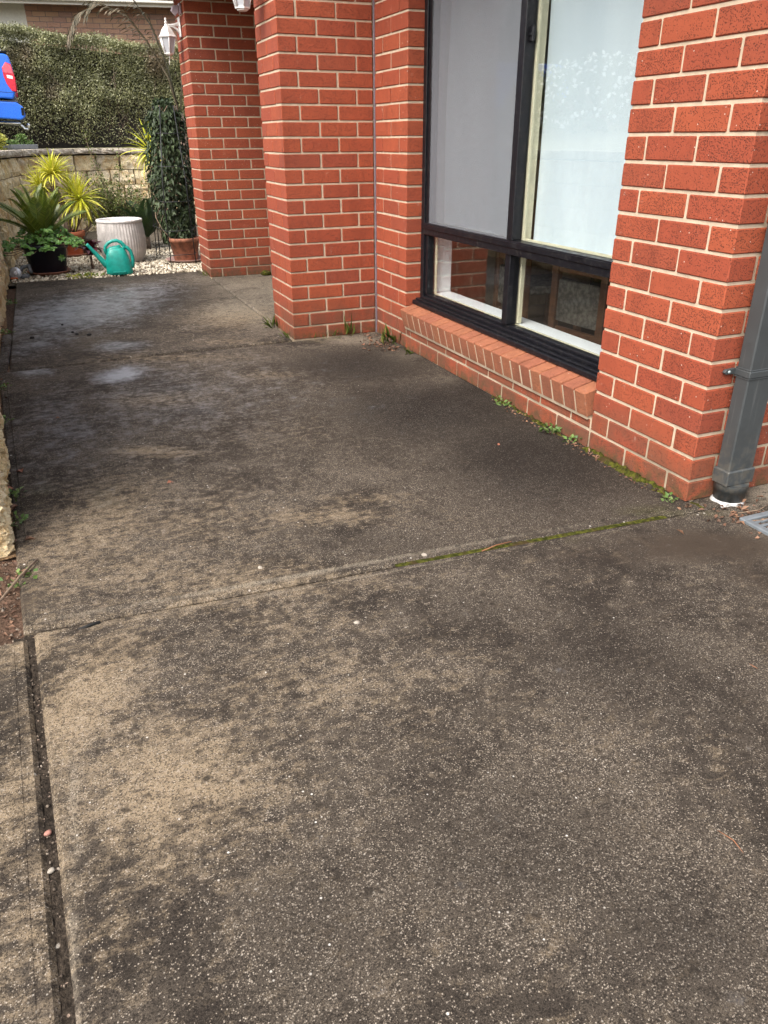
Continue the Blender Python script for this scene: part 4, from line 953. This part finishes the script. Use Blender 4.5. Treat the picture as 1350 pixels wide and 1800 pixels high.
# ---- shrub with long thin shoots behind the grey pot
sh = props(empty('small_leaf_shrub', (-1.12, 8.45, -.004)), 'loose small leaved olive shrub with tall thin shoots behind grey pot', 'shrub')
m_ = MB(); lp = []
for i in range(95):
    a = rng.uniform(0, 2*pi); sp = rng.uniform(.1, .62); h = rng.uniform(.25, .80)*(1.15-sp*.6)
    if i < 7: tgt = [(-.27, -.05, 1.26), (-.2, 0, .98), (.09, 0, 1.1), (.05, 0, .85), (-.35, 0, .8), (-.14, .1, .75), (.2, .05, .7)][i]
    else: tgt = (sp*cos(a)*1.15, sp*sin(a)*.75, h)
    p = [(0, 0, 0)]+[(tgt[0]*t+rng.normal()*.02, tgt[1]*t+rng.normal()*.02, tgt[2]*(t**.7)) for t in (.25, .5, .75, 1)]
    m_.tube(p, [.006, .005, .004, .003, .002], 4)
    for k in range(4):
        for t in np.linspace(0, 1, 5): lp.append(np.array(p[k])*(1-t)+np.array(p[k+1])*t)
m_.build('stems', M['twig'], sh)
lp = np.array(lp); lp = lp[lp[:, 2] > .06]; B = cloud_on(lp, 11000, .026); D = rdir(11000, .3)
link('foliage', leaf_mesh('foliage', B, D, rdir(11000, 1), rng.uniform(.022, .042, 11000), rng.uniform(.012, .022, 11000), .15, .1), M['shrub'], sh).__setitem__('kind', 'stuff')

# ---- yellow cordyline half hidden behind the vine, and a small dark palm
c2 = props(empty('yellow_cordyline', (-.64, 8.6, -.004)), 'yellow spiky cordyline partly hidden behind the dark vine', 'plant')
MB().tube([(.05, 0, 0), (.03, 0, .5), (0, 0, 1.06)], [.04, .035, .03], 8).build('trunk', M['bark'], c2)
rosette(c2, (0, 0, 1.07), 60, .42, .024, M['cordyline'], lo=RAD(-60))
pm = props(empty('small_palm', (-.86, 8.15, -.004)), 'small dark green palm between the shrub and the vine', 'palm')
pv = [frond(.5, 24, .02, .17, dr, .3) for dr in (.5, .9, .3)]
for q in pv: q.materials.append(M['palmleaf'])
for i in range(13):
    az = i*2.39996; el = RAD(82-48*(i/12)); link('frond', pv[i % 3], None, pm, (0, 0, .12), aim((cos(el)*cos(az), cos(el)*sin(az), sin(el))))
MB().tube([(0, 0, 0), (0, 0, .14)], .03, 7).build('trunk', M['bark'], pm)
tp = props(empty('tall_palm', (-.12, 9.3, -.004)), 'tall drooping brownish palm frond arching left above the hedge', 'palm')
MB().tube([(0, 0, 0), (.02, 0, .8), (0, 0, 1.5)], [.05, .045, .04], 8).build('trunk', M['bark'], tp)
def drooping(P, nl, ll, name='frond'):
    m_ = MB(); P = [Vector(p) for p in P]; m_.tube(P, [.011-.009*i/(len(P)-1) for i in range(len(P))], 5); B = []; D = []; Nn = []; LL = []
    for i in range(nl):
        t = .22+.78*i/nl; q = t*(len(P)-1); k = min(len(P)-2, int(q)); p = P[k].lerp(P[k+1], q-k); tg = (P[k+1]-P[k]).normalized()
        for s_ in (-1, 1):
            sd_ = Vector((0, s_, 0)); d0 = (tg*.75+sd_*.5+Vector((0, 0, .1+random.uniform(-.3, .25)))).normalized(); Lk = ll*random.uniform(.6, 1.1)*(1-.45*t); q0 = p.copy(); 
            for j in range(3):
                B.append(q0.copy()); D.append(d0.copy()); Nn.append(Vector((0, 0, 1))+sd_*.4); LL.append(Lk/3*1.15); q0 = q0+d0*(Lk/3); d0 = (d0+Vector((0, 0, -.42-random.random()*.2))).normalized()
    me = leaf_mesh('t', B, D, Nn, np.array(LL), .020, .1, .05); m_.add([v.co.copy() for v in me.vertices], [list(p.vertices) for p in me.polygons]); bpy.data.meshes.remove(me)
    m_.build(name, M['dryfrond'], tp)
drooping([(0, 0, 1.45), (-.10, 0, 1.9), (-.30, -.05, 2.25), (-.52, -.1, 2.52), (-.80, -.12, 2.62), (-1.05, -.15, 2.52), (-1.2, -.15, 2.3)], 44, .42)
drooping([(0, 0, 1.45), (-.08, .05, 2.0), (-.22, .08, 2.45), (-.45, .1, 2.8), (-.75, .1, 2.9), (-1.0, .1, 2.82)], 40, .42)
drooping([(0, 0, 1.45), (.1, .05, 2.0), (.3, .1, 2.5), (.6, .1, 2.75)], 22, .4)

# ---- on top of the wall: yellow-green shrub and a seedling tray
ys = props(empty('yellow_green_shrub', (-2.50, 10.0, 1.045)), 'bright yellow green low shrub behind the wall capping', 'shrub')
n = 900; d = rdir(n, .2); B = d*rng.uniform(.10, .20, (n, 1))*np.array([1.3, 1, .9])+np.array([0, 0, .12])
link('foliage', leaf_mesh('foliage', B, d+rdir(n)*.5, rdir(n, 1), rng.uniform(.03, .05, n), .025, .15, .1), M['yellow_shrub'], ys).__setitem__('kind', 'stuff')
MB().tube([(0, 0, -.02), (0, 0, .16)], .012, 5).build('stem', M['twig'], ys)
tr = props(empty('seedling_tray', (-2.09, 10.25, 1.081), RAD(38)), 'low grey tray of pale green seedlings standing on the wall capping', 'planter')
MB().box((-.20, -.09, 0), (.20, .09, .012), .004).box((-.20, -.09, .0125), (-.185, .09, .06), .003).box((.185, -.09, .0125), (.20, .09, .06), .003).box((-.184, -.09, .0125), (.184, -.075, .06), .003).box((-.184, .075, .0125), (.184, .09, .06), .003).build('tray', M['tool_grey'], tr)
MB().box((-.183, -.074, .0125), (.183, .074, .045)).build('potting_soil', M['potting'], tr)
n = 260; B = np.stack([rng.uniform(-.18, .18, n), rng.uniform(-.07, .07, n), rng.uniform(.05, .10, n)], 1); B[:, 2] += np.where(abs(B[:, 0]-.02) < .05, .07, 0)
link('seedlings', leaf_mesh('seedlings', B, rdir(n, .6), rdir(n, 1), rng.uniform(.025, .05, n), .02, .15, .2), M['weed'], tr)

# ------------------------------------------------------------------ hedge
def hedge(name, A, Bp, depth, z0, za, zb, n, leaf, mat, label, core):
    h = props(empty(name, (A[0], A[1], z0)), label, 'hedge'); A = Vector(A); Bp = Vector(Bp); L = (Bp-A).length; d = (Bp-A).normalized(); nr = Vector((d.y, -d.x))
    ang = math.atan2(d.y, d.x); h.rotation_euler = (0, 0, ang)
    def top(u): return (za+(zb-za)*u/L)-z0
    v = []; f = []; q = 30
    for i in range(q+1):
        u = L*i/q; t = top(u)-.16
        v += [(u, .14, -.05), (u, .14, t), (u, depth-.14, t), (u, depth-.14, -.05)]
    for i in range(q):
        for k in range(3): a = i*4+k; f.append((a, a+4, a+5, a+1))
    f += [(0, 1, 2, 3), (q*4+3, q*4+2, q*4+1, q*4)]
    link('inner_twigs', pymesh('inner_twigs', v, f), core, h)
    nf = int(n*.68); nt_ = int(n*.24); ne = n-nf-nt_
    u = rng.uniform(0, L, nf); hz = rng.uniform(.02, 1, nf)**.85*(top(u)); q_ = rng.uniform([0, 0], [L, 2.2], (170, 2)); w_ = rng.uniform(.07, .24, 170); a_ = rng.uniform(-.13, .10, 170); lump = sum(a_[i]*np.exp(-((u-q_[i, 0])**2+(hz-q_[i, 1])**2)/w_[i]**2) for i in range(170))
    Fp = np.stack([u, np.clip(.04+lump+rng.exponential(.05, nf), -.1, .28), hz], 1)
    thin = np.exp(-((hz/np.maximum(.1, top(u))-.12)/.26)**2)*.66+np.exp(-(((u-L*.62)/.8)**2+((hz-.5)/.4)**2))*.22     # sparse, woody low down
    Fp = Fp[rng.random(nf) > thin]
    u = rng.uniform(0, L, nt_); Tp = np.stack([u, rng.uniform(0, depth, nt_), top(u)+.03*np.sin(u*5)+rng.normal(size=nt_)*.035], 1)
    e = rng.integers(0, 2, ne); Ep = np.stack([e*L+rng.normal(size=ne)*.04, rng.uniform(0, depth, ne), rng.uniform(0, 1, ne)*top(e*L)], 1)
    P = np.concatenate([Fp, Tp, Ep]); m = len(P); D = rdir(m, .45); D[:, 1] -= .35
    link('foliage', leaf_mesh('foliage', P, D, rdir(m, .6)+np.array([0, -.7, 0]), rng.uniform(leaf*.7, leaf*1.3, m), leaf*.55, .15, .1), mat, h).__setitem__('kind', 'stuff')
    tw = MB()
    for i in range(int(L*14)):
        u = rng.uniform(0, L); x1 = u+rng.normal()*.18; hh = rng.uniform(.25, .8)*top(u); x2 = x1+rng.normal()*.2; tw.tube([(u, .18, 0), ((u+x1)/2+rng.normal()*.05, .13, hh*.4), (x1, .07, hh*.75), (x2, .0, hh)], [.010, .006, .004, .002], 4)
    tw.build('twigs', M['bark'], h)['kind'] = 'stuff'
    return h
hedge('clipped_hedge', (-3.3, 13.95), (2.0, 14.75), .75, 1.06, 2.93, 2.60, 95000, .036, M['hedge_leaf'], 'clipped olive green hedge with bare brown patches low down', M['hedge_core'])
hedge('tall_hedge', (-9.6, 18.5), (-8.6, 5.0), 1.2, 1.72, 3.95, 3.6, 16000, .09, M['hedge_far'], 'tall dense hedge at the top of the sloping garden', M['hedge_core'])
ws = props(empty('flowering_shrub', (-4.9, 7.6, zup(-4.9, 7.6)-.02)), 'white flowering shrub on the upper ground, seen in the window reflection', 'shrub')
n = 6500; d = rdir(n, .2); d[:, 2] = abs(d[:, 2]); B = d*rng.uniform(.75, 1.05, (n, 1))*np.array([1.1, 1.75, .85])
link('foliage', leaf_mesh('foliage', B, d+rdir(n)*.8, rdir(n, .5), rng.uniform(.05, .09, n), .04, .15, .1), M['hedge_far'], ws).__setitem__('kind', 'stuff')
n = 750; d = rdir(n, .2); d[:, 2] = abs(d[:, 2]); B = d*rng.uniform(.98, 1.1, (n, 1))*np.array([1.1, 1.75, .85])
link('blossoms', leaf_mesh('blossoms', B, rdir(n, .3), d, rng.uniform(.05, .08, n), .055, .1, .1), M['flower'], ws).__setitem__('kind', 'stuff')
m_ = MB()
for i in range(14): a = rng.uniform(0, 2*pi); m_.tube([(0, 0, 0), (.4*cos(a), .6*sin(a), .35), (.8*cos(a), 1.3*sin(a), .6)], [.03, .02, .01], 5)
m_.build('stems', M['bark'], ws)

# ------------------------------------------------------------------ blue utility pickup behind the wall
ut = props(empty('pickup', (-2.085, 12.58, 1.06), rot=(0, RAD(3.2), 0)), 'bright blue pickup with red tail light parked before the hedge', 'pickup')
def arch(cx, cz, r, a0, a1, n=9): return [(cx+r*cos(RAD(a0+(a1-a0)*i/n)), cz+r*sin(RAD(a0+(a1-a0)*i/n))) for i in range(n+1)]
body = [(-.02, 1.20), (.015, 1.05), (.02, .93), (-.005, .72), (-.03, .665), (-.27, .665), (-.29, .46), (-.72, .44)]+arch(-1.2, .40, .47, 5, 175)+[(-1.75, .40), (-3.82, .40)]+arch(-4.32, .40, .47, 5, 175)+[(-4.86, .44), (-5.2, .50), (-5.27, .80), (-5.18, .99), (-4.9, 1.06), (-3.7, 1.14), (-1.72, 1.17), (-1.70, 1.225), (-.06, 1.225)]
MB().prism(body, -.93, .93, 'y', .022).build('body', M['car_blue'], ut)
for s_ in (-1, 1): MB().box((-5.0, min(s_*.932, s_*.92), .742), (-.03, max(s_*.932, s_*.92), .747)).box((-1.72, min(s_*.932, s_*.92), .6), (-1.715, max(s_*.932, s_*.92), 1.15)).build('panel_seam', M['black_alu'], ut)
cabp = [(-3.72, 1.13), (-3.05, 1.70), (-2.6, 1.78), (-1.98, 1.76), (-1.74, 1.16)]
MB().prism(cabp, -.80, .80, 'y', .04).build('cab', M['car_blue'], ut)
for s_ in (-1, 1):
    MB().prism([(-3.42, 1.22), (-3.0, 1.60), (-2.72, 1.66), (-2.72, 1.22)], s_*.79, s_*.806, 'y').build('side_window', M['car_glass'], ut)
    MB().prism([(-2.66, 1.22), (-2.66, 1.67), (-2.1, 1.66), (-1.92, 1.24)], s_*.79, s_*.806, 'y').build('side_window', M['car_glass'], ut)
    yo, yi = s_*.938, s_*.80
    tl = MB().prism([(-.125, 1.05), (-.12, .95), (-.09, .85), (-.035, .765), (.024, .762), (.030, .93), (-.002, 1.10), (-.07, 1.125)], min(yo, yi), max(yo, yi), 'y', .006).build('tail_light', M['tail_red'], ut)
    y2 = s_*.9405
    MB().prism([(-.078, .965), (-.072, .925), (.0, .915), (.0, .955)], min(y2, yi), max(y2, yi), 'y', .003).build('reversing_lens', M['tail_white'], tl)
    MB().prism([(-.118, 1.045), (-.114, .99), (.012, .985), (-.008, 1.085), (-.065, 1.115)], min(y2, yi), max(y2, yi), 'y', .003).build('upper_lens', M['tail_pink'], tl)
    MB().prism([(-5.22, .86), (-5.12, .98), (-4.78, 1.0), (-4.85, .86)], min(s_*.936, s_*.6), max(s_*.936, s_*.6), 'y', .01).build('headlight', M['tail_white'], ut)
MB().prism([(-3.66, 1.20), (-3.09, 1.675), (-3.06, 1.66), (-3.62, 1.185)], -.70, .70, 'y').build('windscreen', M['car_glass'], ut)
bpr = MB().prism([(-.265, .625), (.0, .63), (.085, .57), (.10, .45), (.04, .40), (-.265, .405)], -.90, .90, 'y', .018).build('rear_bumper', M['car_blue'], ut)
MB().box((.05, -.905, .46), (.088, -.86, .56), .004).build('reflector', M['black_alu'], bpr)
MB().box((-.22, -.88, .6305), (.02, .88, .642), .003).build('step_pad', M['tool_grey'], bpr)
MB().tube([(-.3, -.25, .345), (.0, -.25, .345), (.04, -.25, .32), (.06, -.25, .29), (.12, -.25, .285)], .022, 8).tube([(-.55, -.6, .355), (.0, -.6, .355), (0, .6, .355)], .025, 6).lathe([(0, 0), (.022, .0), (.018, .03), (.027, .05), (.022, .075), (0, .085)], 14, Matrix.Translation((.12, -.25, .29))).build('tow_bar', M['chrome'], ut)
MB().box((-1.66, -.86, 1.226), (-.08, .86, 1.236)).tube([(-.04, -.88, 1.245), (-1.68, -.88, 1.245)], .022, 6).tube([(-.04, .88, 1.245), (-1.68, .88, 1.245)], .022, 6).build('tray_cover', M['black_alu'], ut)
MB().lathe([(.012, 0), (.012, .03), (0, .03)], 8, Matrix.Translation((-.12, -.89, 1.255))).build('cover_stud', M['chrome'], ut)
MB().box((-3.3, -.7, .30), (-.6, .7, .42)).box((-5.0, -.6, .3), (-3.3, .6, .45)).build('underbody', M['black_alu'], ut)
for x in (-1.2, -4.32):
    for s_ in (-1, 1):
        Mx = Matrix.Translation((x, s_*.80, .385)) @ Matrix.Rotation(RAD(90), 4, 'X')
        wh = MB().lathe([(.25, -.11), (.36, -.115), (.385, -.09), (.385, .09), (.36, .115), (.25, .11)], 36, Mx).build('wheel', M['tyre'], ut)
        r_ = MB().lathe([(.25, .105), (.235, .09), (.225, .02), (.0, .02)], 30, Mx) if s_ < 0 else MB().lathe([(.25, -.105), (.235, -.09), (.225, -.02), (.0, -.02)], 30, Mx)
        for j in range(6):
            a = 2*pi*j/6; r_.tube([(x+.03*cos(a), s_*.88, .385+.03*sin(a)), (x+.24*cos(a), s_*.90, .385+.24*sin(a))], [.04, .028], 6)
        r_.build('rim', M['alloy'], wh)

# ------------------------------------------------------------------ neighbour's house beyond the hedge
nh = props(empty('neighbour_house', (-1.62, 16.45, 0.9), RAD(-9.6)), 'pale brown brick house with cream gutter beyond the hedge', 'house')
LN = 4.4
for k in range(32):
    z = k*CH; x = (.0 if k % 2 else -.12)
    while x < LN:
        x0 = max(0, x); x1 = min(LN, x+.23)
        if x1-x0 > .04 and z > 1.3:
            link('brick', brick_mesh(x1-x0, .10, .076, 'nbrick'), None, nh, ((x0+x1)/2, .05+random.uniform(-.001, .001), z+.038))
        x += .24
MB().box((.005, .008, 0), (LN, .30, 2.8)).build('mortar_bed', M['nmortar'], nh)
M['cream_panel'] = simple('cream_rendered_panel', (.62, .60, .53), .7, var=.06)
MB().box((-5, .12, 0), (-.003, .30, 2.8)).box((-.06, .05, 0), (-.004, .119, 2.8)).build('rendered_panel', M['cream_panel'], nh)
MB().box((-5, -.42, 2.62), (LN, .31, 2.635)).build('soffit', M['soffit'], nh)
MB().box((-5, -.44, 2.55), (LN, -.421, 2.74), .003).build('fascia', M['gutter'], nh)
MB().prism([(-.56, 2.60), (-.445, 2.60), (-.445, 2.735), (-.575, 2.735)], -5, LN, 'x', .012).build('gutter', M['gutter'], nh)
MB().add([(-5, -.60, 2.75), (LN, -.60, 2.75), (LN, 3.5, 4.6), (-5, 3.5, 4.6)], [(0, 1, 2, 3)]).build('roof', M['tile'], nh)

# ------------------------------------------------------------------ moss, weeds, litter, loose bits
def moss_strip(name, x0, x1, y0, y1, h, label, thr=.15, res=.007):
    nx = int((x1-x0)/res)+1; ny = int((y1-y0)/res)+1; X, Y = np.meshgrid(np.linspace(x0, x1, nx), np.linspace(y0, y1, ny))
    Z = sum(np.sin(X*fx+px)*np.sin(Y*fy+py)*a for fx, fy, px, py, a in ((40, 11, .3, 1, .5), (90, 37, 1, 2, .5), (170, 120, 2, 0, .4), (300, 260, .5, 1, .25)))
    ed = np.minimum(np.minimum(X-x0, x1-X)/(x1-x0)*3, 1)+np.minimum(np.minimum(Y-y0, y1-Y)*14, 1)-1
    Z = np.clip((Z+.55)*ed-thr, -.4, 1)*h+rng.normal(size=X.shape)*h*.06
    v = np.stack([X, Y, Z], -1).reshape(-1, 3); f = [(j*nx+i, j*nx+i+1, (j+1)*nx+i+1, (j+1)*nx+i) for j in range(ny-1) for i in range(nx-1)]
    return props(link(name, pymesh(name, v, f, True), M['moss']), label, 'moss', None, 'stuff')
moss_strip('moss', -.055, .012, .04, .62, .022, 'green moss along the foot of the brick corner pier', .0)
moss_strip('moss', -.042, .012, .62, 1.42, .018, 'green moss along the foot of the window wall', .22)
moss_strip('moss', -.03, .11, -.055, .012, .014, 'moss around the brick corner by the downpipe', .45)
o = moss_strip('moss', -1.15, -.14, -.012, .010, .009, 'thin moss growing in the slab joint', .95, .006); o.rotation_euler = (0, 0, -.0617); o.location = (0, -.066, .001)
def tuft(x, y, n, L, label, name='grass_tuft', mat='grass', w=.0026, lean=(0, 0), spread=.02, z=0.0):
    t = props(empty(name, (x, y, z)), label, 'grass' if name == 'grass_tuft' else 'weed', 'grass tufts at the brick base' if name == 'grass_tuft' else 'weeds along the path edge')
    B = np.stack([rng.normal(size=n)*spread, rng.normal(size=n)*spread, np.zeros(n)], 1); D = np.stack([rng.normal(size=n)*.45+lean[0], rng.normal(size=n)*.45+lean[1], np.full(n, 1.0)], 1)
    Ls = rng.uniform(.35, 1.15, n)*L; m1 = leaf_mesh('blades', B, D, rdir(n, .2), Ls, w, .2, .35)
    link('blades', m1, M[mat], t); return t
tuft(-.615, 3.36, 18, .10, 'bright green grass tuft beside the pillar left face', lean=(-.3, -.1))
tuft(-.60, 3.01, 12, .07, 'small grass tuft right at the pillar front corner', lean=(-.2, -.3))
tuft(-.37, 2.93, 16, .06, 'low spreading grass in the middle of the pillar foot', lean=(0, -.5), spread=.045)
tuft(-.215, 2.935, 12, .14, 'tall seeding grass against the pillar front right half', lean=(0, -.2), spread=.015)
tuft(-.04, 2.60, 20, .13, 'tall grass tuft in the leaf litter by the window wall', lean=(-.4, -.1), spread=.035)
tuft(-.035, 2.32, 14, .08, 'short grass tuft nearest the window sill bricks', lean=(-.4, -.2), spread=.02)
tuft(-.615, 5.80, 14, .07, 'pale grass tuft at the far pillar corner', lean=(-.3, -.3), mat='grass')
def weed(x, y, n, r, label, z=0.0, mat='weed', lf=.022):
    t = props(empty('weed', (x, y, z)), label, 'weed', 'weeds along the path edge')
    a = rng.uniform(0, 2*pi, n); rr = rng.uniform(.1, 1, n)*r; B = np.stack([rr*np.cos(a), rr*np.sin(a), rng.uniform(.003, .03, n)], 1); D = np.stack([np.cos(a), np.sin(a), rng.uniform(.1, .8, n)], 1)
    link('leaves', leaf_mesh('leaves', B, D, rdir(n, 1.2), rng.uniform(.6, 1.2, n)*lf, lf*.7, .1, .1), M[mat], t)
    m_ = MB()
    for i in range(6): q = i*2.4; m_.tube([(0, 0, 0), (r*.6*cos(q), r*.6*sin(q), .012)], .0015, 4)
    m_.build('stems', M['weed'], t); return t
weed(-.035, .80, 40, .05, 'round leaved weed in the moss under the window', 0, 'weed', .03)
weed(-.03, .66, 16, .035, 'smaller leafy weed in the moss near the pier', 0, 'weed', .024)
weed(-.035, 1.22, 22, .05, 'pale weed sprig at the far end of the moss', 0, 'weed', .022)
weed(-.055, .02, 12, .03, 'tiny pale weed at the brick corner foot', 0, 'weed', .022)
weed(-2.262, 1.03, 34, .045, 'green weed among fallen leaves at the wall foot', -.01)
weed(-2.25, .79, 30, .05, 'dark green weed by the broken stone end', -.01)
weed(-2.228, .37, 30, .055, 'narrow leaved weed at the end of the stone wall', -.015, 'weed', .02)
weed(-2.325, 1.95, 26, .05, 'weed hugging the wall at the left edge', -.01)
weed(-2.345, 3.97, 30, .05, 'weed at the near end of the litter strip', -.01)
weed(-2.335, 2.55, 24, .05, 'low weed beneath the stone wall halfway along path', -.01)
weed(-2.36, 5.1, 40, .07, 'bushy weed at the wall foot beside the litter strip', -.01)
weed(-1.75, 6.23, 60, .13, 'yellowing low weed at the gravel edge beside black pot', -.01, 'yellow_shrub', .03)
weed(-1.62, 6.26, 50, .12, 'green creeping weed in the gravel before the burgundy plant', -.01, 'grass', .03)
def litter(name, label, n, fn, mat, size, z=.004, kind='stuff'):
    P = fn(n); n = len(P); B = np.concatenate([P, np.full((n, 1), z)+rng.random((n, 1))*.008], 1); D = rdir(n); D[:, 2] *= .25
    o = link(name, leaf_mesh(name, B, D, rdir(n, 2.5), rng.uniform(.5, 1.2, n)*size, size*.5, .25, .2), M[mat]); return props(o, label, 'leaf litter', None, kind)
litter('leaf_litter', 'brown dead leaf litter in the corner by the pillar', 130, lambda n: np.stack([-.10+rng.normal(size=n)*.06, 2.60+rng.normal(size=n)*.12], 1), 'deadleaf', .03)
litter('leaf_litter', 'scattered dead leaves along the stone wall foot', 200, lambda n: (lambda y: np.stack([-2.225-(y-.06)*.033-abs(rng.normal(size=n))*.035, y], 1))(rng.uniform(.3, 6.2, n)), 'deadleaf', .03, -.008)
litter('leaf_litter', 'dry needles and bark bits along the moss line', 170, lambda n: np.stack([-.04+rng.normal(size=n)*.018, rng.uniform(-.05, 1.3, n)], 1), 'deadleaf', .018)
litter('leaf_litter', 'twiggy litter round the drain grate', 120, lambda n: np.stack([.12+rng.normal(size=n)*.09, -.2+rng.normal(size=n)*.08], 1), 'deadleaf', .025)
litter('leaf_litter', 'bark bits and leaf scraps on the brown soil pocket', 160, lambda n: np.stack([rng.uniform(-2.6, -2.23, n), rng.uniform(.0, .55, n)], 1), 'deadleaf', .022, -.02)
def fallen(x, y, s_, label, mat='deadleaf', z=.004):
    o = link('fallen_leaf', leaf_mesh('fallen_leaf', [(0, 0, 0), (0.002, 0, .001)], [(1, .2, .15), (1, -.2, .2)], [(0, 0, 1), (0, .3, 1)], s_, s_*.55, .25, .3), M[mat], None, (x, y, z), (0, 0, random.uniform(0, 6)))
    return props(o, label, 'leaf', 'fallen leaves on the path')
fallen(-1.688, .926, .030, 'single reddish fallen leaf in the middle of the path', 'redleaf')
fallen(-.328, .749, .022, 'small red leaf on dark concrete near the window weeds', 'redleaf')
fallen(-2.225, 1.25, .045, 'pale reddish leaf near the wall, farthest of its row', 'redleaf')
fallen(-2.252, 1.10, .035, 'orange leaf against the stone beside a weed', 'redleaf')
fallen(-2.235, .93, .04, 'brown leaf curled beside the green weed', 'deadleaf')
fallen(-2.215, .63, .04, 'grey brown leaf beside the rough stone end', 'deadleaf')
fallen(-2.225, .41, .035, 'pinkish dead leaf on the narrow leaved weed', 'deadleaf', .01)
fallen(-.22, 2.62, .035, 'yellowish leaf lying just out from the litter patch', 'redleaf')
fallen(-2.06, 1.9, .03, 'dark curled leaf on the left of the middle slab', 'deadleaf')
def pebble(x, y, s_, mat, label, z=0):
    r = np.random.default_rng(int(abs(x*1000)+abs(y*100))); bm = bmesh.new(); bmesh.ops.create_icosphere(bm, subdivisions=2, radius=1)
    for q in bm.verts: q.co = Vector((q.co.x*s_*1.25, q.co.y*s_*.9, q.co.z*s_*.7))*(1+.12*sin(q.co.x*3+q.co.y*5)+r.normal()*.03)
    return props(MB().bm(bm, True).build('pebble', M[mat], None, (x, y, z+s_*.5), (0, 0, x*7)), label, 'pebble', 'loose pebbles on the concrete')
pebble(-1.541, .149, .0075, 'pebble_w', 'pale pebble just beyond the slab joint')
pebble(-1.372, -.245, .0075, 'pebble_w', 'pale pebble alone on the near slab')
pebble(-1.34, -.23, .004, 'pebble_w', 'tiny white chip beside the pale pebble')
pebble(-2.168, -.653, .0065, 'pebble_p', 'pink pebble in the concrete gap', -.012)
pebble(-2.164, -.745, .006, 'pebble_w', 'white pebble in the concrete gap', -.012)
pebble(-2.158, -.90, .006, 'pebble_w', 'grey white pebble farther down the concrete gap', -.02)
pebble(-1.04, .02, .008, 'pebble_w', 'flat pale pebble in the slab joint right of the middle')
for i, (x, y, s_, lb) in enumerate([(-1.925, 3.778, .010, 'black crumb of soil, upper left of the trio'), (-1.826, 3.643, .013, 'black crumb of soil, rightmost on the far slab'), (-2.183, 3.712, .012, 'black crumb of soil near the left edge of far slab'), (-1.982, 4.055, .009, 'thin black crumb of soil farthest up the slab'), (-1.90, 3.70, .011, 'black crumb of soil in the middle of the group')]):
    o = pebble(x, y, s_, 'crumb', lb); o.name = 'soil_crumb'; o['category'] = 'soil crumb'; o['group'] = 'soil crumbs on the far slab'
o = pebble(-.07, 5.62, .04, 'moss', 'dark green clump on the pale porch slab'); o.name = 'plant_clump'; o['category'] = 'clump'; del o['group']
def needle(P, label, mat='needle', r=.0012, name='pine_needle', cat='pine needle', group='pine needles on the concrete'):
    t = MB().tube(P, r, 5).build(name, M[mat]); return props(t, label, cat, group)
needle([(-.535, -.775, .003), (-.53, -.815, .006), (-.522, -.85, .003)], 'upright orange pine needle near the right edge')
needle([(-.545, -.77, .003), (-.53, -.80, .004), (-.525, -.845, .003)], 'second pine needle crossing the upright one')
needle([(-.50, -.86, .003), (-.47, -.84, .004), (-.43, -.83, .003)], 'orange pine needle lying flat toward the right edge')
needle([(-.86, -.03, .004), (-.80, -.017, .006), (-.74, -.012, .004)], 'straw coloured needle along the slab joint', 'needle', .0018)
needle([(-.985, -1.16, .003), (-.975, -1.19, .004), (-.98, -1.22, .003)], 'short reddish needle low on the right')
needle([(-1.75, -.62, .003), (-1.72, -.625, .004), (-1.70, -.615, .003)], 'short red needle on the tan stained concrete')
needle([(-2.075, .022, .002), (-2.05, .03, .004), (-2.02, .038, .002)], 'short black stick in the slab joint', 'crumb', .005, 'stick', 'stick', None)
needle([(-2.36, .12, .0), (-2.277, .241, .012), (-2.22, .36, .02), (-2.175, .46, .012)], 'long pale dry twig across the soil pocket', 'twig', .004, 'twig', 'twig', None)
needle([(.10, -.15, .006), (.17, -.17, .012), (.26, -.14, .006)], 'thin dark twig behind the downpipe base', 'twig', .0022, 'twig', 'twig', None)
needle([(.05, -.20, .006), (.12, -.235, .014), (.22, -.22, .006)], 'thin dark twig beside the drain grate', 'twig', .0022, 'twig', 'twig', None)
# small broken tool lying between wall and black pot
tl = props(empty('circular_tool', (-2.30, 6.42, 0.0), RAD(-15)), 'small grey tool with silver disc and orange tip by the pot', 'tool')
MB().box((-.09, -.02, .0), (.10, .05, .035), .01).tube([(-.02, .05, .02), (.03, .10, .09), (.09, .10, .10), (.11, .06, .04)], [.018, .02, .02, .016], 8).build('tool_body', M['tool_grey'], tl)
Mx = Matrix.Translation((-.005, -.032, .055)) @ Matrix.Rotation(RAD(80), 4, 'X')
MB().lathe([(0, .006), (.052, .006), (.056, 0), (.052, -.006), (0, -.006)], 28, Mx).build('disc', M['steel'], tl)
MB().lathe([(0, .016), (.014, .014), (.016, .006)], 16, Mx).build('hub', M['white_paint'], tl)
MB().box((-.055, -.055, .0), (.01, -.035, .016), .004).build('orange_tip', M['orange'], tl)
